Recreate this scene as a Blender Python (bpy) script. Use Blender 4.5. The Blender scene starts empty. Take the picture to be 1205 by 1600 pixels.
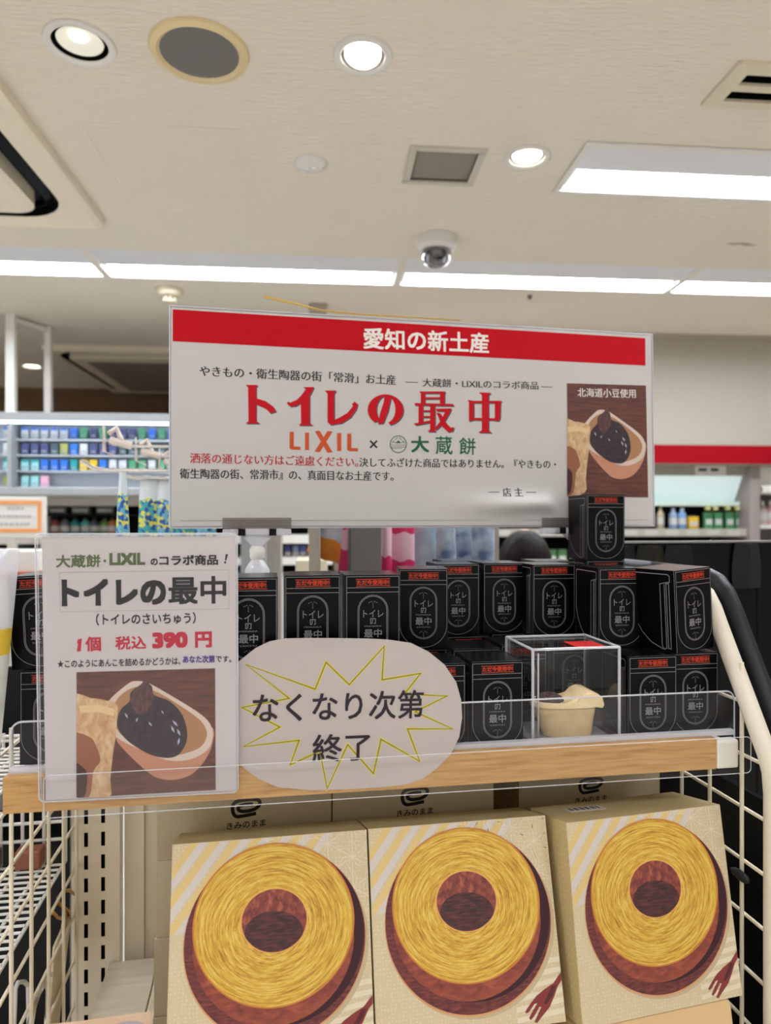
import bpy, bmesh, math, random
from mathutils import Vector, Matrix

random.seed(7)
C = bpy.context.scene.collection
R = math.radians

# ------------------------------------------------------------------ camera, world, exposure
F, CX, CY, EYE = 1100.0, 602.5, 815.0, 1.5          # focal length and principal point in pixels of the 1205x1600 frame
YAW = 4.8                                            # camera turned 4.8 degrees right of the store's depth axis
FW = Vector((math.sin(R(YAW)), math.cos(R(YAW)), 0)); RT = Vector((math.cos(R(YAW)), -math.sin(R(YAW)), 0))
cam = bpy.data.cameras.new('camera'); camo = bpy.data.objects.new('camera', cam); C.objects.link(camo)
cam.sensor_fit = 'VERTICAL'; cam.sensor_height = 36; cam.lens = F / 1600 * 36; cam.shift_y = 15 / 1600
cam.clip_start = 0.02
camo.location = (0, 0, EYE); camo.rotation_euler = (R(90), 0, R(-YAW))
cam.dof.use_dof = True; cam.dof.focus_distance = 0.96; cam.dof.aperture_fstop = 4.0
S = bpy.context.scene
S.camera = camo
S.view_settings.view_transform = 'Standard'; S.view_settings.look = 'None'
S.view_settings.gamma = 1; S.view_settings.use_curve_mapping = False
S.view_settings.exposure = 0.64
LAMP = 27.0                                           # radiance of the fluorescent diffusers
w = bpy.data.worlds.new('world'); S.world = w; w.use_nodes = True
w.node_tree.nodes['Background'].inputs[0].default_value = (1.0, 0.95, 0.88, 1)
w.node_tree.nodes['Background'].inputs[1].default_value = 0.6  # added ambient fill, reaches the shop through the missing front wall

# ------------------------------------------------------------------ materials
def lin(c):
    c = c / 255
    return c / 12.92 if c <= 0.04045 else ((c + 0.055) / 1.055) ** 2.4
def L(rgb): return (lin(rgb[0]), lin(rgb[1]), lin(rgb[2]), 1)
MATS = {}
def mat(name, rgb=(200, 200, 200), rough=0.5, metal=0.0, emit=0.0, spec=0.5, coat=0.0, bump=None, vary=None):
    """bump=(scale, strength, stretch), vary=(rgb2, scale, stretch)"""
    if name in MATS: return MATS[name]
    m = bpy.data.materials.new(name); m.use_nodes = True
    nt = m.node_tree; b = nt.nodes['Principled BSDF']
    b.inputs['Base Color'].default_value = L(rgb); b.inputs['Roughness'].default_value = rough
    b.inputs['Metallic'].default_value = metal; b.inputs['Specular IOR Level'].default_value = spec
    b.inputs['Coat Weight'].default_value = coat; b.inputs['Coat Roughness'].default_value = 0.08
    if emit:
        b.inputs['Emission Color'].default_value = L(rgb); b.inputs['Emission Strength'].default_value = emit
    if bump or vary:
        tc = nt.nodes.new('ShaderNodeTexCoord')
    if bump:
        mp = nt.nodes.new('ShaderNodeMapping'); mp.inputs['Scale'].default_value = bump[2] if len(bump) > 2 else (1, 1, 1)
        n = nt.nodes.new('ShaderNodeTexNoise'); n.inputs['Scale'].default_value = bump[0]; n.inputs['Detail'].default_value = 4
        bp = nt.nodes.new('ShaderNodeBump'); bp.inputs['Strength'].default_value = bump[1]; bp.inputs['Distance'].default_value = 0.01
        nt.links.new(tc.outputs['Object'], mp.inputs[0]); nt.links.new(mp.outputs[0], n.inputs['Vector'])
        nt.links.new(n.outputs['Fac'], bp.inputs['Height']); nt.links.new(bp.outputs[0], b.inputs['Normal'])
    if vary:
        mp = nt.nodes.new('ShaderNodeMapping'); mp.inputs['Scale'].default_value = vary[2] if len(vary) > 2 else (1, 1, 1)
        n = nt.nodes.new('ShaderNodeTexNoise'); n.inputs['Scale'].default_value = vary[1]; n.inputs['Detail'].default_value = 5
        r = nt.nodes.new('ShaderNodeValToRGB')
        r.color_ramp.elements[0].position = 0.35; r.color_ramp.elements[1].position = 0.68
        r.color_ramp.elements[0].color = L(rgb); r.color_ramp.elements[1].color = L(vary[0])
        nt.links.new(tc.outputs['Object'], mp.inputs[0]); nt.links.new(mp.outputs[0], n.inputs['Vector'])
        nt.links.new(n.outputs['Fac'], r.inputs[0]); nt.links.new(r.outputs[0], b.inputs['Base Color'])
    MATS[name] = m
    return m
def clear(name, gloss=0.06, tint=(250, 250, 252), milk=0.0, rough=0.05):
    """thin clear plastic: transparent, a fresnel reflection and a little milkiness"""
    m = bpy.data.materials.new(name); m.use_nodes = True; nt = m.node_tree; nt.nodes.clear()
    o = nt.nodes.new('ShaderNodeOutputMaterial'); t = nt.nodes.new('ShaderNodeBsdfTransparent'); t.inputs[0].default_value = L(tint)
    g = nt.nodes.new('ShaderNodeBsdfGlossy'); g.inputs['Roughness'].default_value = rough
    lw = nt.nodes.new('ShaderNodeLayerWeight'); lw.inputs[0].default_value = 0.15
    ma = nt.nodes.new('ShaderNodeMath'); ma.operation = 'MULTIPLY_ADD'; ma.inputs[1].default_value = 0.6; ma.inputs[2].default_value = gloss
    nt.links.new(lw.outputs['Fresnel'], ma.inputs[0])
    mx = nt.nodes.new('ShaderNodeMixShader'); nt.links.new(ma.outputs[0], mx.inputs[0]); nt.links.new(t.outputs[0], mx.inputs[1]); nt.links.new(g.outputs[0], mx.inputs[2])
    out = mx
    if milk:
        d = nt.nodes.new('ShaderNodeBsdfDiffuse'); d.inputs[0].default_value = (0.9, 0.9, 0.93, 1)
        m2 = nt.nodes.new('ShaderNodeMixShader'); m2.inputs[0].default_value = milk
        nt.links.new(mx.outputs[0], m2.inputs[1]); nt.links.new(d.outputs[0], m2.inputs[2]); out = m2
    nt.links.new(out.outputs[0], o.inputs[0]); MATS[name] = m
    return m
def ink(rgb): return mat('ink_%d_%d_%d' % rgb, rgb, 0.5, spec=0.3)

mat('paper', (203, 194, 196), 0.45, spec=0.4)
mat('notice_paper', (185, 174, 171), 0.45, spec=0.4)
mat('sign_paper', (205, 201, 199), 0.42, spec=0.4)
mat('black_card', (3, 4, 6), 0.30, spec=0.13)
mat('black_top', (10, 11, 13), 0.2, spec=0.8)
mat('silver', (134, 134, 138), 0.4, spec=0.3)
mat('chrome', (225, 225, 225), 0.12, metal=1.0)
mat('steel', (150, 150, 150), 0.35, metal=0.9)
mat('white_metal', (224, 218, 208), 0.4)
mat('beige_metal', (240, 228, 206), 0.4)
mat('white_wire', (226, 224, 220), 0.35)
mat('white_plastic', (228, 225, 220), 0.4)
mat('dark', (5, 6, 8), 0.6, spec=0.2)
mat('navy', (5, 7, 12), 0.3, spec=0.2)
mat('black_tube', (26, 28, 32), 0.45, spec=0.3)
mat('lamp', (240, 248, 255), 0.5, emit=LAMP)
mat('warm_lamp', (255, 244, 222), 0.5, emit=9)
mat('reflector', (228, 228, 232), 0.45)
mat('kraft', (240, 206, 150), 0.7, vary=((248, 220, 170), 60))
mat('ceiling', (232, 222, 208), 0.9, spec=0.2, bump=(55, 0.55, (0.4, 1.5, 1)))
mat('wall', (178, 170, 158), 0.85, spec=0.2)
mat('brown_wall', (120, 92, 66), 0.8, vary=((104, 78, 54), 3, (0.3, 1, 6)))
mat('red', (156, 2, 22), 0.6, spec=0.15)
mat('floor', (242, 236, 226), 0.35, vary=((236, 230, 218), 2))
clear('clear', 0.012, (255, 255, 255)); clear('film', 0.005, (255, 255, 255), milk=0.012, rough=0.15); clear('clear_edge', 0.14, (246, 246, 255), milk=0.46); clear('frost', 0.06, milk=0.45, rough=0.2); clear('jaw_clear', 0.04, (212, 207, 203), milk=0.06)
# wood fascia
def wood(name, a, b, c, sc):
    m = mat(name, a, 0.45); nt = m.node_tree; bs = nt.nodes['Principled BSDF']
    tc = nt.nodes.new('ShaderNodeTexCoord'); mp = nt.nodes.new('ShaderNodeMapping'); mp.inputs['Scale'].default_value = sc
    n = nt.nodes.new('ShaderNodeTexNoise'); n.inputs['Scale'].default_value = 6; n.inputs['Detail'].default_value = 8; n.inputs['Distortion'].default_value = 0.6
    r = nt.nodes.new('ShaderNodeValToRGB'); e = r.color_ramp.elements
    e[0].position = 0.3; e[0].color = L(b); e[1].position = 0.75; e[1].color = L(c)
    x = e.new(0.5); x.color = L(a)
    nt.links.new(tc.outputs['Object'], mp.inputs[0]); nt.links.new(mp.outputs[0], n.inputs['Vector'])
    nt.links.new(n.outputs['Fac'], r.inputs[0]); nt.links.new(r.outputs[0], bs.inputs['Base Color'])
wood('wood', (186, 142, 86), (164, 118, 66), (198, 156, 100), (3, 3, 40))
wood('photo_wood', (96, 50, 40), (72, 36, 30), (118, 64, 48), (4, 4, 30))
wood('cake_side', (136, 60, 44), (104, 40, 36), (168, 86, 54), (10, 10, 22))
wood('plate', (98, 38, 38), (66, 24, 30), (134, 62, 52), (14, 14, 60))
wood('cake_wall', (126, 56, 48), (96, 40, 40), (176, 96, 66), (26, 26, 20))
wood('hole_floor', (64, 30, 34), (42, 22, 28), (112, 48, 46), (12, 12, 60))
wood('wafer_print', (206, 168, 126), (188, 140, 98), (226, 200, 164), (20, 20, 12))
wood('paste_print', (44, 28, 40), (30, 20, 32), (72, 44, 52), (30, 30, 30))
wood('paste_cone', (84, 48, 48), (60, 34, 40), (116, 76, 72), (40, 40, 20))
def cake_mat(cx, cz, rx, rz):
    m = mat('cake_rings', (214, 172, 60), 0.5); nt = m.node_tree; N = nt.nodes; bs = N['Principled BSDF']; lk = nt.links.new
    tc = N.new('ShaderNodeTexCoord'); sp = N.new('ShaderNodeSeparateXYZ'); lk(tc.outputs['Object'], sp.inputs[0])
    def M(op, a, b=None):
        n = N.new('ShaderNodeMath'); n.operation = op
        for i, v in enumerate((a, b)):
            if v is None: continue
            if isinstance(v, (int, float)): n.inputs[i].default_value = v
            else: lk(v, n.inputs[i])
        return n.outputs[0]
    x = M('DIVIDE', M('SUBTRACT', sp.outputs[0], cx), rx); z = M('DIVIDE', M('SUBTRACT', sp.outputs[2], cz), rz)
    r = M('SQRT', M('ADD', M('MULTIPLY', x, x), M('MULTIPLY', z, z))); an = M('ARCTAN2', z, x)
    cb = N.new('ShaderNodeCombineXYZ'); lk(M('MULTIPLY', r, 34), cb.inputs[0]); lk(M('MULTIPLY', M('COSINE', an), 1.7), cb.inputs[1]); lk(M('MULTIPLY', M('SINE', an), 1.7), cb.inputs[2])
    n1 = N.new('ShaderNodeTexNoise'); n1.inputs['Scale'].default_value = 1.6; n1.inputs['Detail'].default_value = 6; n1.inputs['Roughness'].default_value = 0.75
    lk(cb.outputs[0], n1.inputs['Vector'])
    rp = N.new('ShaderNodeValToRGB'); e = rp.color_ramp.elements
    e[0].position = 0.33; e[0].color = L((140, 84, 28)); e[1].position = 0.72; e[1].color = L((232, 220, 168))
    for p, c in ((0.43, (186, 134, 42)), (0.50, (204, 162, 54)), (0.56, (212, 176, 66)), (0.62, (226, 204, 118)), (0.66, (196, 152, 50))): k = e.new(p); k.color = L(c)
    lk(n1.outputs['Fac'], rp.inputs[0]); lk(rp.outputs[0], bs.inputs['Base Color'])
def dots_mat(name, base, dot, scale, thr):
    m = mat(name, base, 0.45); nt = m.node_tree; N = nt.nodes; lk = nt.links.new
    tc = N.new('ShaderNodeTexCoord'); v = N.new('ShaderNodeTexVoronoi'); v.inputs['Scale'].default_value = scale; v.inputs['Randomness'].default_value = 0.35
    lk(tc.outputs['Object'], v.inputs['Vector'])
    rp = N.new('ShaderNodeValToRGB'); rp.color_ramp.elements[0].position = thr - 0.05; rp.color_ramp.elements[1].position = thr + 0.05
    rp.color_ramp.elements[0].color = L(dot); rp.color_ramp.elements[1].color = L(base)
    lk(v.outputs['Distance'], rp.inputs[0]); lk(rp.outputs[0], N['Principled BSDF'].inputs['Base Color'])
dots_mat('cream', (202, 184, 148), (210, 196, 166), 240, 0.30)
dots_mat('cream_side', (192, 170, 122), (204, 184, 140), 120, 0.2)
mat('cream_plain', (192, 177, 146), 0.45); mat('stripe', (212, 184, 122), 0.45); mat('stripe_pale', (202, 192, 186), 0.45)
mat('tan_box', (214, 180, 132), 0.5)

# ------------------------------------------------------------------ geometry helpers
def cw(x, d, z=0.0):
    """camera-frame right / forward / up of the eye -> world"""
    return RT * x + FW * d + Vector((0, 0, EYE + z))
def P(px, py, d): return cw((px - CX) / F * d, d, (CY - py) / F * d)
def PY(px, py, Y):
    """the point of pixel's ray on the store plane y = Y"""
    t = Y / (FW.y + RT.y * (px - CX) / F)
    return P(px, py, t)
def PZ(px, py, Z): return P(px, py, (Z - EYE) * F / (CY - py))

class MB:
    def __init__(s): s.V = []; s.F = []; s.M = []; s.mats = []
    def mi(s, m):
        m = MATS[m] if isinstance(m, str) else m
        if m not in s.mats: s.mats.append(m)
        return s.mats.index(m)
    def add(s, vs, fs, m, T=None):
        o = len(s.V); s.V += [tuple((T @ Vector(v)) if T is not None else v) for v in vs]
        k = s.mi(m)
        for f in fs: s.F.append([o + i for i in f]); s.M.append(k)
        return s
    def box(s, x0, x1, y0, y1, z0, z1, m, T=None):
        v = [(x, y, z) for z in (z0, z1) for y in (y0, y1) for x in (x0, x1)]
        return s.add(v, [(0, 2, 3, 1), (4, 5, 7, 6), (0, 1, 5, 4), (2, 6, 7, 3), (0, 4, 6, 2), (1, 3, 7, 5)], m, T)
    def prism(s, pts, y0, y1, m, T=None):
        """polygon in x,z extruded along y (given counter-clockwise as seen from -y)"""
        n = len(pts); a = sum(pts[i][0] * pts[(i + 1) % n][1] - pts[(i + 1) % n][0] * pts[i][1] for i in range(n))
        if a < 0: pts = pts[::-1]
        v = [(x, y0, z) for x, z in pts] + [(x, y1, z) for x, z in pts]
        f = [tuple(range(n)), tuple(range(2 * n - 1, n - 1, -1))] + [(i, i + n, (i + 1) % n + n, (i + 1) % n) for i in range(n)]
        return s.add(v, f, m, T)
    def zprism(s, pts, z0, z1, m, T=None):
        n = len(pts); a = sum(pts[i][0] * pts[(i + 1) % n][1] - pts[(i + 1) % n][0] * pts[i][1] for i in range(n))
        if a < 0: pts = pts[::-1]
        v = [(x, y, z0) for x, y in pts] + [(x, y, z1) for x, y in pts]
        f = [tuple(range(n - 1, -1, -1)), tuple(range(n, 2 * n))] + [(i, (i + 1) % n, (i + 1) % n + n, i + n) for i in range(n)]
        return s.add(v, f, m, T)
    def loft(s, rings, m, T=None, cap0=True, cap1=True):
        n = len(rings[0]); v = [p for r in rings for p in r]; f = []
        for k in range(len(rings) - 1):
            for i in range(n): f.append((k * n + i, k * n + (i + 1) % n, (k + 1) * n + (i + 1) % n, (k + 1) * n + i))
        if cap0: f.append(tuple(range(n - 1, -1, -1)))
        if cap1: f.append(tuple(range((len(rings) - 1) * n, len(rings) * n)))
        return s.add(v, f, m, T)
    def lathe(s, prof, m, n=24, T=None, cap0=True, cap1=True):
        return s.loft([[(r * math.cos(2 * math.pi * i / n), r * math.sin(2 * math.pi * i / n), z) for i in range(n)] for r, z in prof], m, T, cap0, cap1)
    def tube(s, path, r, m, n=8, T=None, cap=True):
        path = [Vector(p) for p in path]; rings = []; up = None
        rr = r if isinstance(r, (list, tuple)) else [r] * len(path)
        for i, p in enumerate(path):
            t = ((path[min(i + 1, len(path) - 1)] - p).normalized() + (p - path[max(i - 1, 0)]).normalized()).normalized()
            if up is None: up = t.orthogonal().normalized()
            up = (up - t * up.dot(t)).normalized(); q = t.cross(up)
            rings.append([tuple(p + (up * math.cos(2 * math.pi * k / n) + q * math.sin(2 * math.pi * k / n)) * rr[i]) for k in range(n)])
        return s.loft(rings, m, T, cap, cap)
    def build(s, name, parent=None, loc=(0, 0, 0), rz=0.0, smooth=False, bevel=0.0, matrix=None, subd=0):
        me = bpy.data.meshes.new(name); me.from_pydata(s.V, [], s.F)
        for m in s.mats: me.materials.append(m)
        me.polygons.foreach_set('material_index', s.M)
        if smooth:
            me.polygons.foreach_set('use_smooth', [True] * len(me.polygons))
            me.set_sharp_from_angle(angle=R(42))
        me.update()
        o = bpy.data.objects.new(name, me); C.objects.link(o)
        if parent: o.parent = parent
        if matrix is not None: o.matrix_world = matrix
        else: o.location = loc; o.rotation_euler = (0, 0, rz)
        if bevel:
            b = o.modifiers.new('bevel', 'BEVEL'); b.width = bevel; b.segments = 2; b.limit_method = 'ANGLE'
        if subd:
            b = o.modifiers.new('subsurf', 'SUBSURF'); b.levels = subd; b.render_levels = subd
        return o
def tag(o, label=None, cat=None, group=None, kind=None):
    if label: o['label'] = label
    if cat: o['category'] = cat
    if group: o['group'] = group
    if kind: o['kind'] = kind
    return o
def thing(name, label, cat, loc=(0, 0, 0), rz=0.0, group=None, matrix=None):
    o = bpy.data.objects.new(name, None); C.objects.link(o); o.empty_display_size = 0.05
    if matrix is not None: o.matrix_world = matrix
    else: o.location = loc; o.rotation_euler = (0, 0, rz)
    return tag(o, label, cat, group)
def struct(o): o['kind'] = 'structure'; return o
KIDS = {}
def dup(o, loc=None, rz=None, label=None, group=None, parent=None, matrix=None):
    """copy of a thing with copies of its parts and sub-parts"""
    c = o.copy(); C.objects.link(c)
    if parent is not None: c.parent = parent
    for ch in [x for x in bpy.data.objects if x.parent == o]: dup(ch, parent=c)
    if matrix is not None: c.matrix_world = matrix
    if loc is not None: c.location = loc
    if rz is not None: c.rotation_euler = (0, 0, rz)
    if label: c['label'] = label
    if group: c['group'] = group
    return c

# ------------------------------------------------------------------ printing on a plane (local x,z at y = 0, seen from -y)
_tc = bpy.data.curves.new('type', 'FONT'); _to = bpy.data.objects.new('type', _tc); C.objects.link(_to)
_tc.resolution_u = 3
GL = {}
def glyphs(body, bold):
    k = (body, bold)
    if k not in GL:
        _tc.body = body; _tc.offset = bold
        dg = bpy.context.evaluated_depsgraph_get()
        me = bpy.data.meshes.new_from_object(_to.evaluated_get(dg))
        GL[k] = ([(v.co.x, v.co.y) for v in me.vertices], [tuple(p.vertices) for p in me.polygons])
        bpy.data.meshes.remove(me)
    return GL[k]
class Print:
    EPS = 0.00012
    def __init__(s, mb, M=None, org=(0, 0), sc=1.0, disp=None, T=None):
        s.mb = mb; s.Mi = M.inverted() if M is not None else None; s.org = org; s.sc = sc; s.disp = disp; s.T = T
    def crop(s, ox, oy, sc): s.org = (ox, oy); s.sc = sc; return s
    def xz(s, p):
        if s.Mi is None: return p
        px, py = s.org[0] + p[0] / s.sc, s.org[1] + p[1] / s.sc
        a = s.Mi @ Vector((0, 0, EYE)); b = s.Mi @ P(px, py, 1.0); t = -a.y / (b.y - a.y); q = a + (b - a) * t
        return (q.x, q.z)
    def raw(s, pts, faces, m, layer):
        v = [(x, -s.EPS * layer - 0.0001 - (s.disp(x, z) if s.disp else 0), z) for x, z in pts]
        s.mb.add(v, faces, m, s.T)
    def poly(s, pts, m, layer=1):
        q = [s.xz(p) for p in pts]; n = len(q)
        a = sum(q[i][0] * q[(i + 1) % n][1] - q[(i + 1) % n][0] * q[i][1] for i in range(n))
        s.raw(q, [tuple(range(n)) if a > 0 else tuple(range(n - 1, -1, -1))], m, layer)
    def stroke(s, pts, wd, m, layer=1, closed=False):
        """wd in the same unit as pts"""
        n = len(pts); L_, R_ = [], []
        for i in range(n):
            a = pts[(i - 1) % n] if (closed or i > 0) else pts[i]; b = pts[i]; c = pts[(i + 1) % n] if (closed or i < n - 1) else pts[i]
            d1 = Vector((b[0] - a[0], b[1] - a[1])); d2 = Vector((c[0] - b[0], c[1] - b[1]))
            if d1.length < 1e-9: d1 = d2
            if d2.length < 1e-9: d2 = d1
            d1.normalize(); d2.normalize(); n1 = Vector((-d1.y, d1.x)); n2 = Vector((-d2.y, d2.x)); mi = n1 + n2
            if mi.length < 1e-6: mi = n1
            mi.normalize(); k = wd / 2 / max(0.45, mi.dot(n1))
            L_.append((b[0] + mi.x * k, b[1] + mi.y * k)); R_.append((b[0] - mi.x * k, b[1] - mi.y * k))
        q = [s.xz(p) for p in L_ + R_]
        f = []
        for i in range(n if closed else n - 1):
            j = (i + 1) % n; a, b, c = q[i], q[j], q[n + j]
            ar = (b[0] - a[0]) * (c[1] - a[1]) - (c[0] - a[0]) * (b[1] - a[1])
            f.append((i, j, n + j, n + i) if ar > 0 else (n + i, n + j, j, i))
        s.raw(q, f, m, layer)
    def text(s, body, p0, p1, h, m, layer=2, bold=0.0, mincho=0.0):
        """bounding box of the string: left-middle p0 to right-middle p1, height h (all in print units)"""
        gv, gf = glyphs(body, 0.0)
        xs = [v[0] for v in gv]; ys = [v[1] for v in gv]; x0, x1, y0, y1 = min(xs), max(xs), min(ys), max(ys)
        a = Vector(s.xz(p0)); b = Vector(s.xz(p1))
        up = 1 if s.Mi is None else -1
        hh = (Vector(s.xz((p0[0], p0[1] + up * h))) - a).length
        ex = b - a; ey = Vector((0, 1)) if s.Mi is None else Vector((-ex.y, ex.x)).normalized()
        if mincho: sh_ = [(-mincho, 0), (0, 0), (mincho, 0)]
        elif bold > 0.03: sh_ = [(bold * i, bold * j) for i in (-1, 0, 1) for j in (-1, 0, 1)]
        elif bold: sh_ = [(-bold, -bold), (bold, -bold), (-bold, bold), (bold, bold)]
        else: sh_ = [(0, 0)]
        mx, my = (mincho, 0) if mincho else (bold, bold)
        for k, (dx, dy) in enumerate(sh_):
            pts = []
            for x, y in gv:
                q = a + ex * ((x + dx - x0 + mx) / (x1 - x0 + 2 * mx)) + ey * (((y + dy - y0 + my) / (y1 - y0 + 2 * my) - 0.5) * hh)
                pts.append((q.x, q.y))
            s.raw(pts, gf, m, layer + k * 0.1)
def ell(cx, cy, rx, ry, n=48, a0=0.0, a1=360.0):
    full = abs(a1 - a0 - 360) < 1e-6
    return [(cx + rx * math.cos(R(a0 + (a1 - a0) * i / (n if full else n - 1))), cy + ry * math.sin(R(a0 + (a1 - a0) * i / (n if full else n - 1)))) for i in range(n)]
def stadium(cx, cy, w_, h_, n=12):
    r = w_ / 2; o = []
    for i in range(n + 1): o.append((cx + r * math.cos(math.pi * i / n), cy + (h_ / 2 - r) + r * math.sin(math.pi * i / n)))
    for i in range(n + 1): o.append((cx - r * math.cos(math.pi * i / n), cy - (h_ / 2 - r) - r * math.sin(math.pi * i / n)))
    return o
def spline(pts, k=6, closed=True):
    n = len(pts); o = []
    for i in range(n if closed else n - 1):
        p0, p1, p2, p3 = (pts[(i + j) % n] if closed else pts[max(0, min(n - 1, i + j))] for j in (-1, 0, 1, 2))
        for t in range(k):
            t /= k
            o.append(tuple(0.5 * (2 * p1[c] + (p2[c] - p0[c]) * t + (2 * p0[c] - 5 * p1[c] + 4 * p2[c] - p3[c]) * t * t + (3 * p1[c] - p0[c] - 3 * p2[c] + p3[c]) * t ** 3) for c in range(2)))
    if not closed: o.append(tuple(pts[-1]))
    return o
def pose(x, d, z, yaw, lean=0.0, roll=0.0):
    """matrix of an object whose camera-frame place and heading are given; lean < 0 tips the top away"""
    return Matrix.Translation(cw(x, d, z)) @ Matrix.Rotation(R(yaw - YAW), 4, 'Z') @ Matrix.Rotation(R(lean), 4, 'X') @ Matrix.Rotation(R(roll), 4, 'Y')
# the display unit: u along its front, v into its depth, w above eye height
DYAW = 9.45; DU = (math.cos(R(DYAW)), math.sin(R(DYAW))); DP = (-0.427, 0.80)
def D(u, v, z): return cw(DP[0] + u * DU[0] - v * DU[1], DP[1] + u * DU[1] + v * DU[0], z)
DM = Matrix.Translation(D(0, 0, 0)) @ Matrix.Rotation(R(DYAW - YAW), 4, 'Z')
def DT(u, v, z, extra=0.0): return Matrix.Translation(D(u, v, z)) @ Matrix.Rotation(R(DYAW - YAW + extra), 4, 'Z')

# ------------------------------------------------------------------ the shop: floor, walls, ceiling
X0, X1, Y0, Y1, H = -4.6, 3.6, -2.6, 6.0, 2.6
WY = 3.98                                            # the wall over the chilled cabinets
WX = 0.30                                            # its left end
struct(MB().box(X0, X1, Y0, Y1, -0.1, 0, 'floor').build('floor'))
struct(MB().box(X0 - 0.1, X0, Y0, Y1, 0, H, 'wall').build('wall_left'))
struct(MB().box(X1, X1 + 0.1, Y0, Y1, 0, H, 'wall').build('wall_right'))
# front wall left out behind the viewer to let added world light in
struct(MB().box(X0, X1, Y1, Y1 + 0.1, 0, H, 'brown_wall').build('wall_back'))
m = MB(); m.box(WX, X1, WY, WY + 0.12, 1.84, H, 'wall'); m.box(WX, WX + 0.12, WY + 0.12, Y1, 0, H, 'wall')
struct(m.build('wall_center'))
m = MB(); m.box(WX, X1, WY - 0.02, WY, H - 0.03, H, 'wall'); struct(m.build('trim_1'))
# red stripe along the bottom of that wall
m = MB(); m.box(WX, X1, WY - 0.008, WY, 1.842, 1.95, 'red')
struct(m.build('trim_2'))

rects = []           # holes of the ceiling: (x0, x1, y0, y1)
circ = []            # (centre, radius)
STR = [(-4.35, -3.09), (-3.07, -1.82), (-1.80, -0.545), (-0.525, 0.735), (0.755, 2.015), (2.035, 3.295)]
xs_ = [PY(px, 430, 3.1).x for px in (150, 628, 1068)]
st = (xs_[2] - xs_[0]) / 2; STR = [(xs_[0] + k * st + 0.012, xs_[0] + (k + 1) * st - 0.012) for k in (-2, -1, 0, 1, 2)]
STR = [(max(a, X0 + 0.03), min(b, X1 - 0.03)) for a, b in STR]
SY0, SY1 = 2.93, 3.26
TX0, TX1 = 0.77, 2.07
TROF = [(TX0, TX1, 2.0, 2.27), (TX0, TX1, 1.06, 1.36), (TX0, TX1, -0.65, -0.35), (-0.75, 0.55, -0.95, -0.65), (-2.3, -1.0, 0.30, 0.60), (-2.3, -1.0, 1.06, 1.36)]
rects += [(a, b, SY0, SY1) for a, b in STR] + TROF
vent = (PZ(650, 234, H).x + 0.02, PZ(748, 234, H).x - 0.0, 0, 0)
vy0, vy1 = PZ(700, 234, H).y, PZ(690, 283, H).y
vx0, vx1 = PZ(643, 260, H).x, PZ(742, 260, H).x
rects.append((vx0, vx1, vy0, vy1))
sl0 = PZ(1155, 96, H); sl1 = PZ(1105, 160, H)
SLX = sl1.x; rects.append((SLX, SLX + 1.0, sl0.y, sl1.y))
DL = [(125, 68, 0.062), (567, 86, 0.052), (824, 245, 0.052), (50, 572, 0.06)]
DLC = [(PZ(a, b, H), r) for a, b, r in DL]
circ = [(c, r) for c, r in DLC]
def flat_with_holes(x0, x1, y0, y1, rects, circ, z):
    bm = bmesh.new()
    def loop(pts):
        vs = [bm.verts.new((x, y, z)) for x, y in pts]
        return [bm.edges.new((vs[i], vs[(i + 1) % len(vs)])) for i in range(len(vs))]
    es = loop([(x0, y0), (x1, y0), (x1, y1), (x0, y1)])
    for a, b, c, d in rects: es += loop([(a, c), (b, c), (b, d), (a, d)])
    for c, r in circ: es += loop([(c.x + r * math.cos(2 * math.pi * i / 28), c.y + r * math.sin(2 * math.pi * i / 28)) for i in range(28)])
    bmesh.ops.triangle_fill(bm, use_beauty=True, use_dissolve=False, edges=es)
    for f in bm.faces:
        if f.normal.z > 0: f.normal_flip()
    me = bpy.data.meshes.new('ceiling'); bm.to_mesh(me); bm.free(); me.materials.append(MATS['ceiling'])
    o = bpy.data.objects.new('ceiling', me); C.objects.link(o); return o
struct(flat_with_holes(X0, X1, Y0, Y1, rects, circ, H))
struct(MB().box(X0, X1, Y0, Y1, H + 0.35, H + 0.4, 'wall').build('ceiling_slab'))

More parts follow.
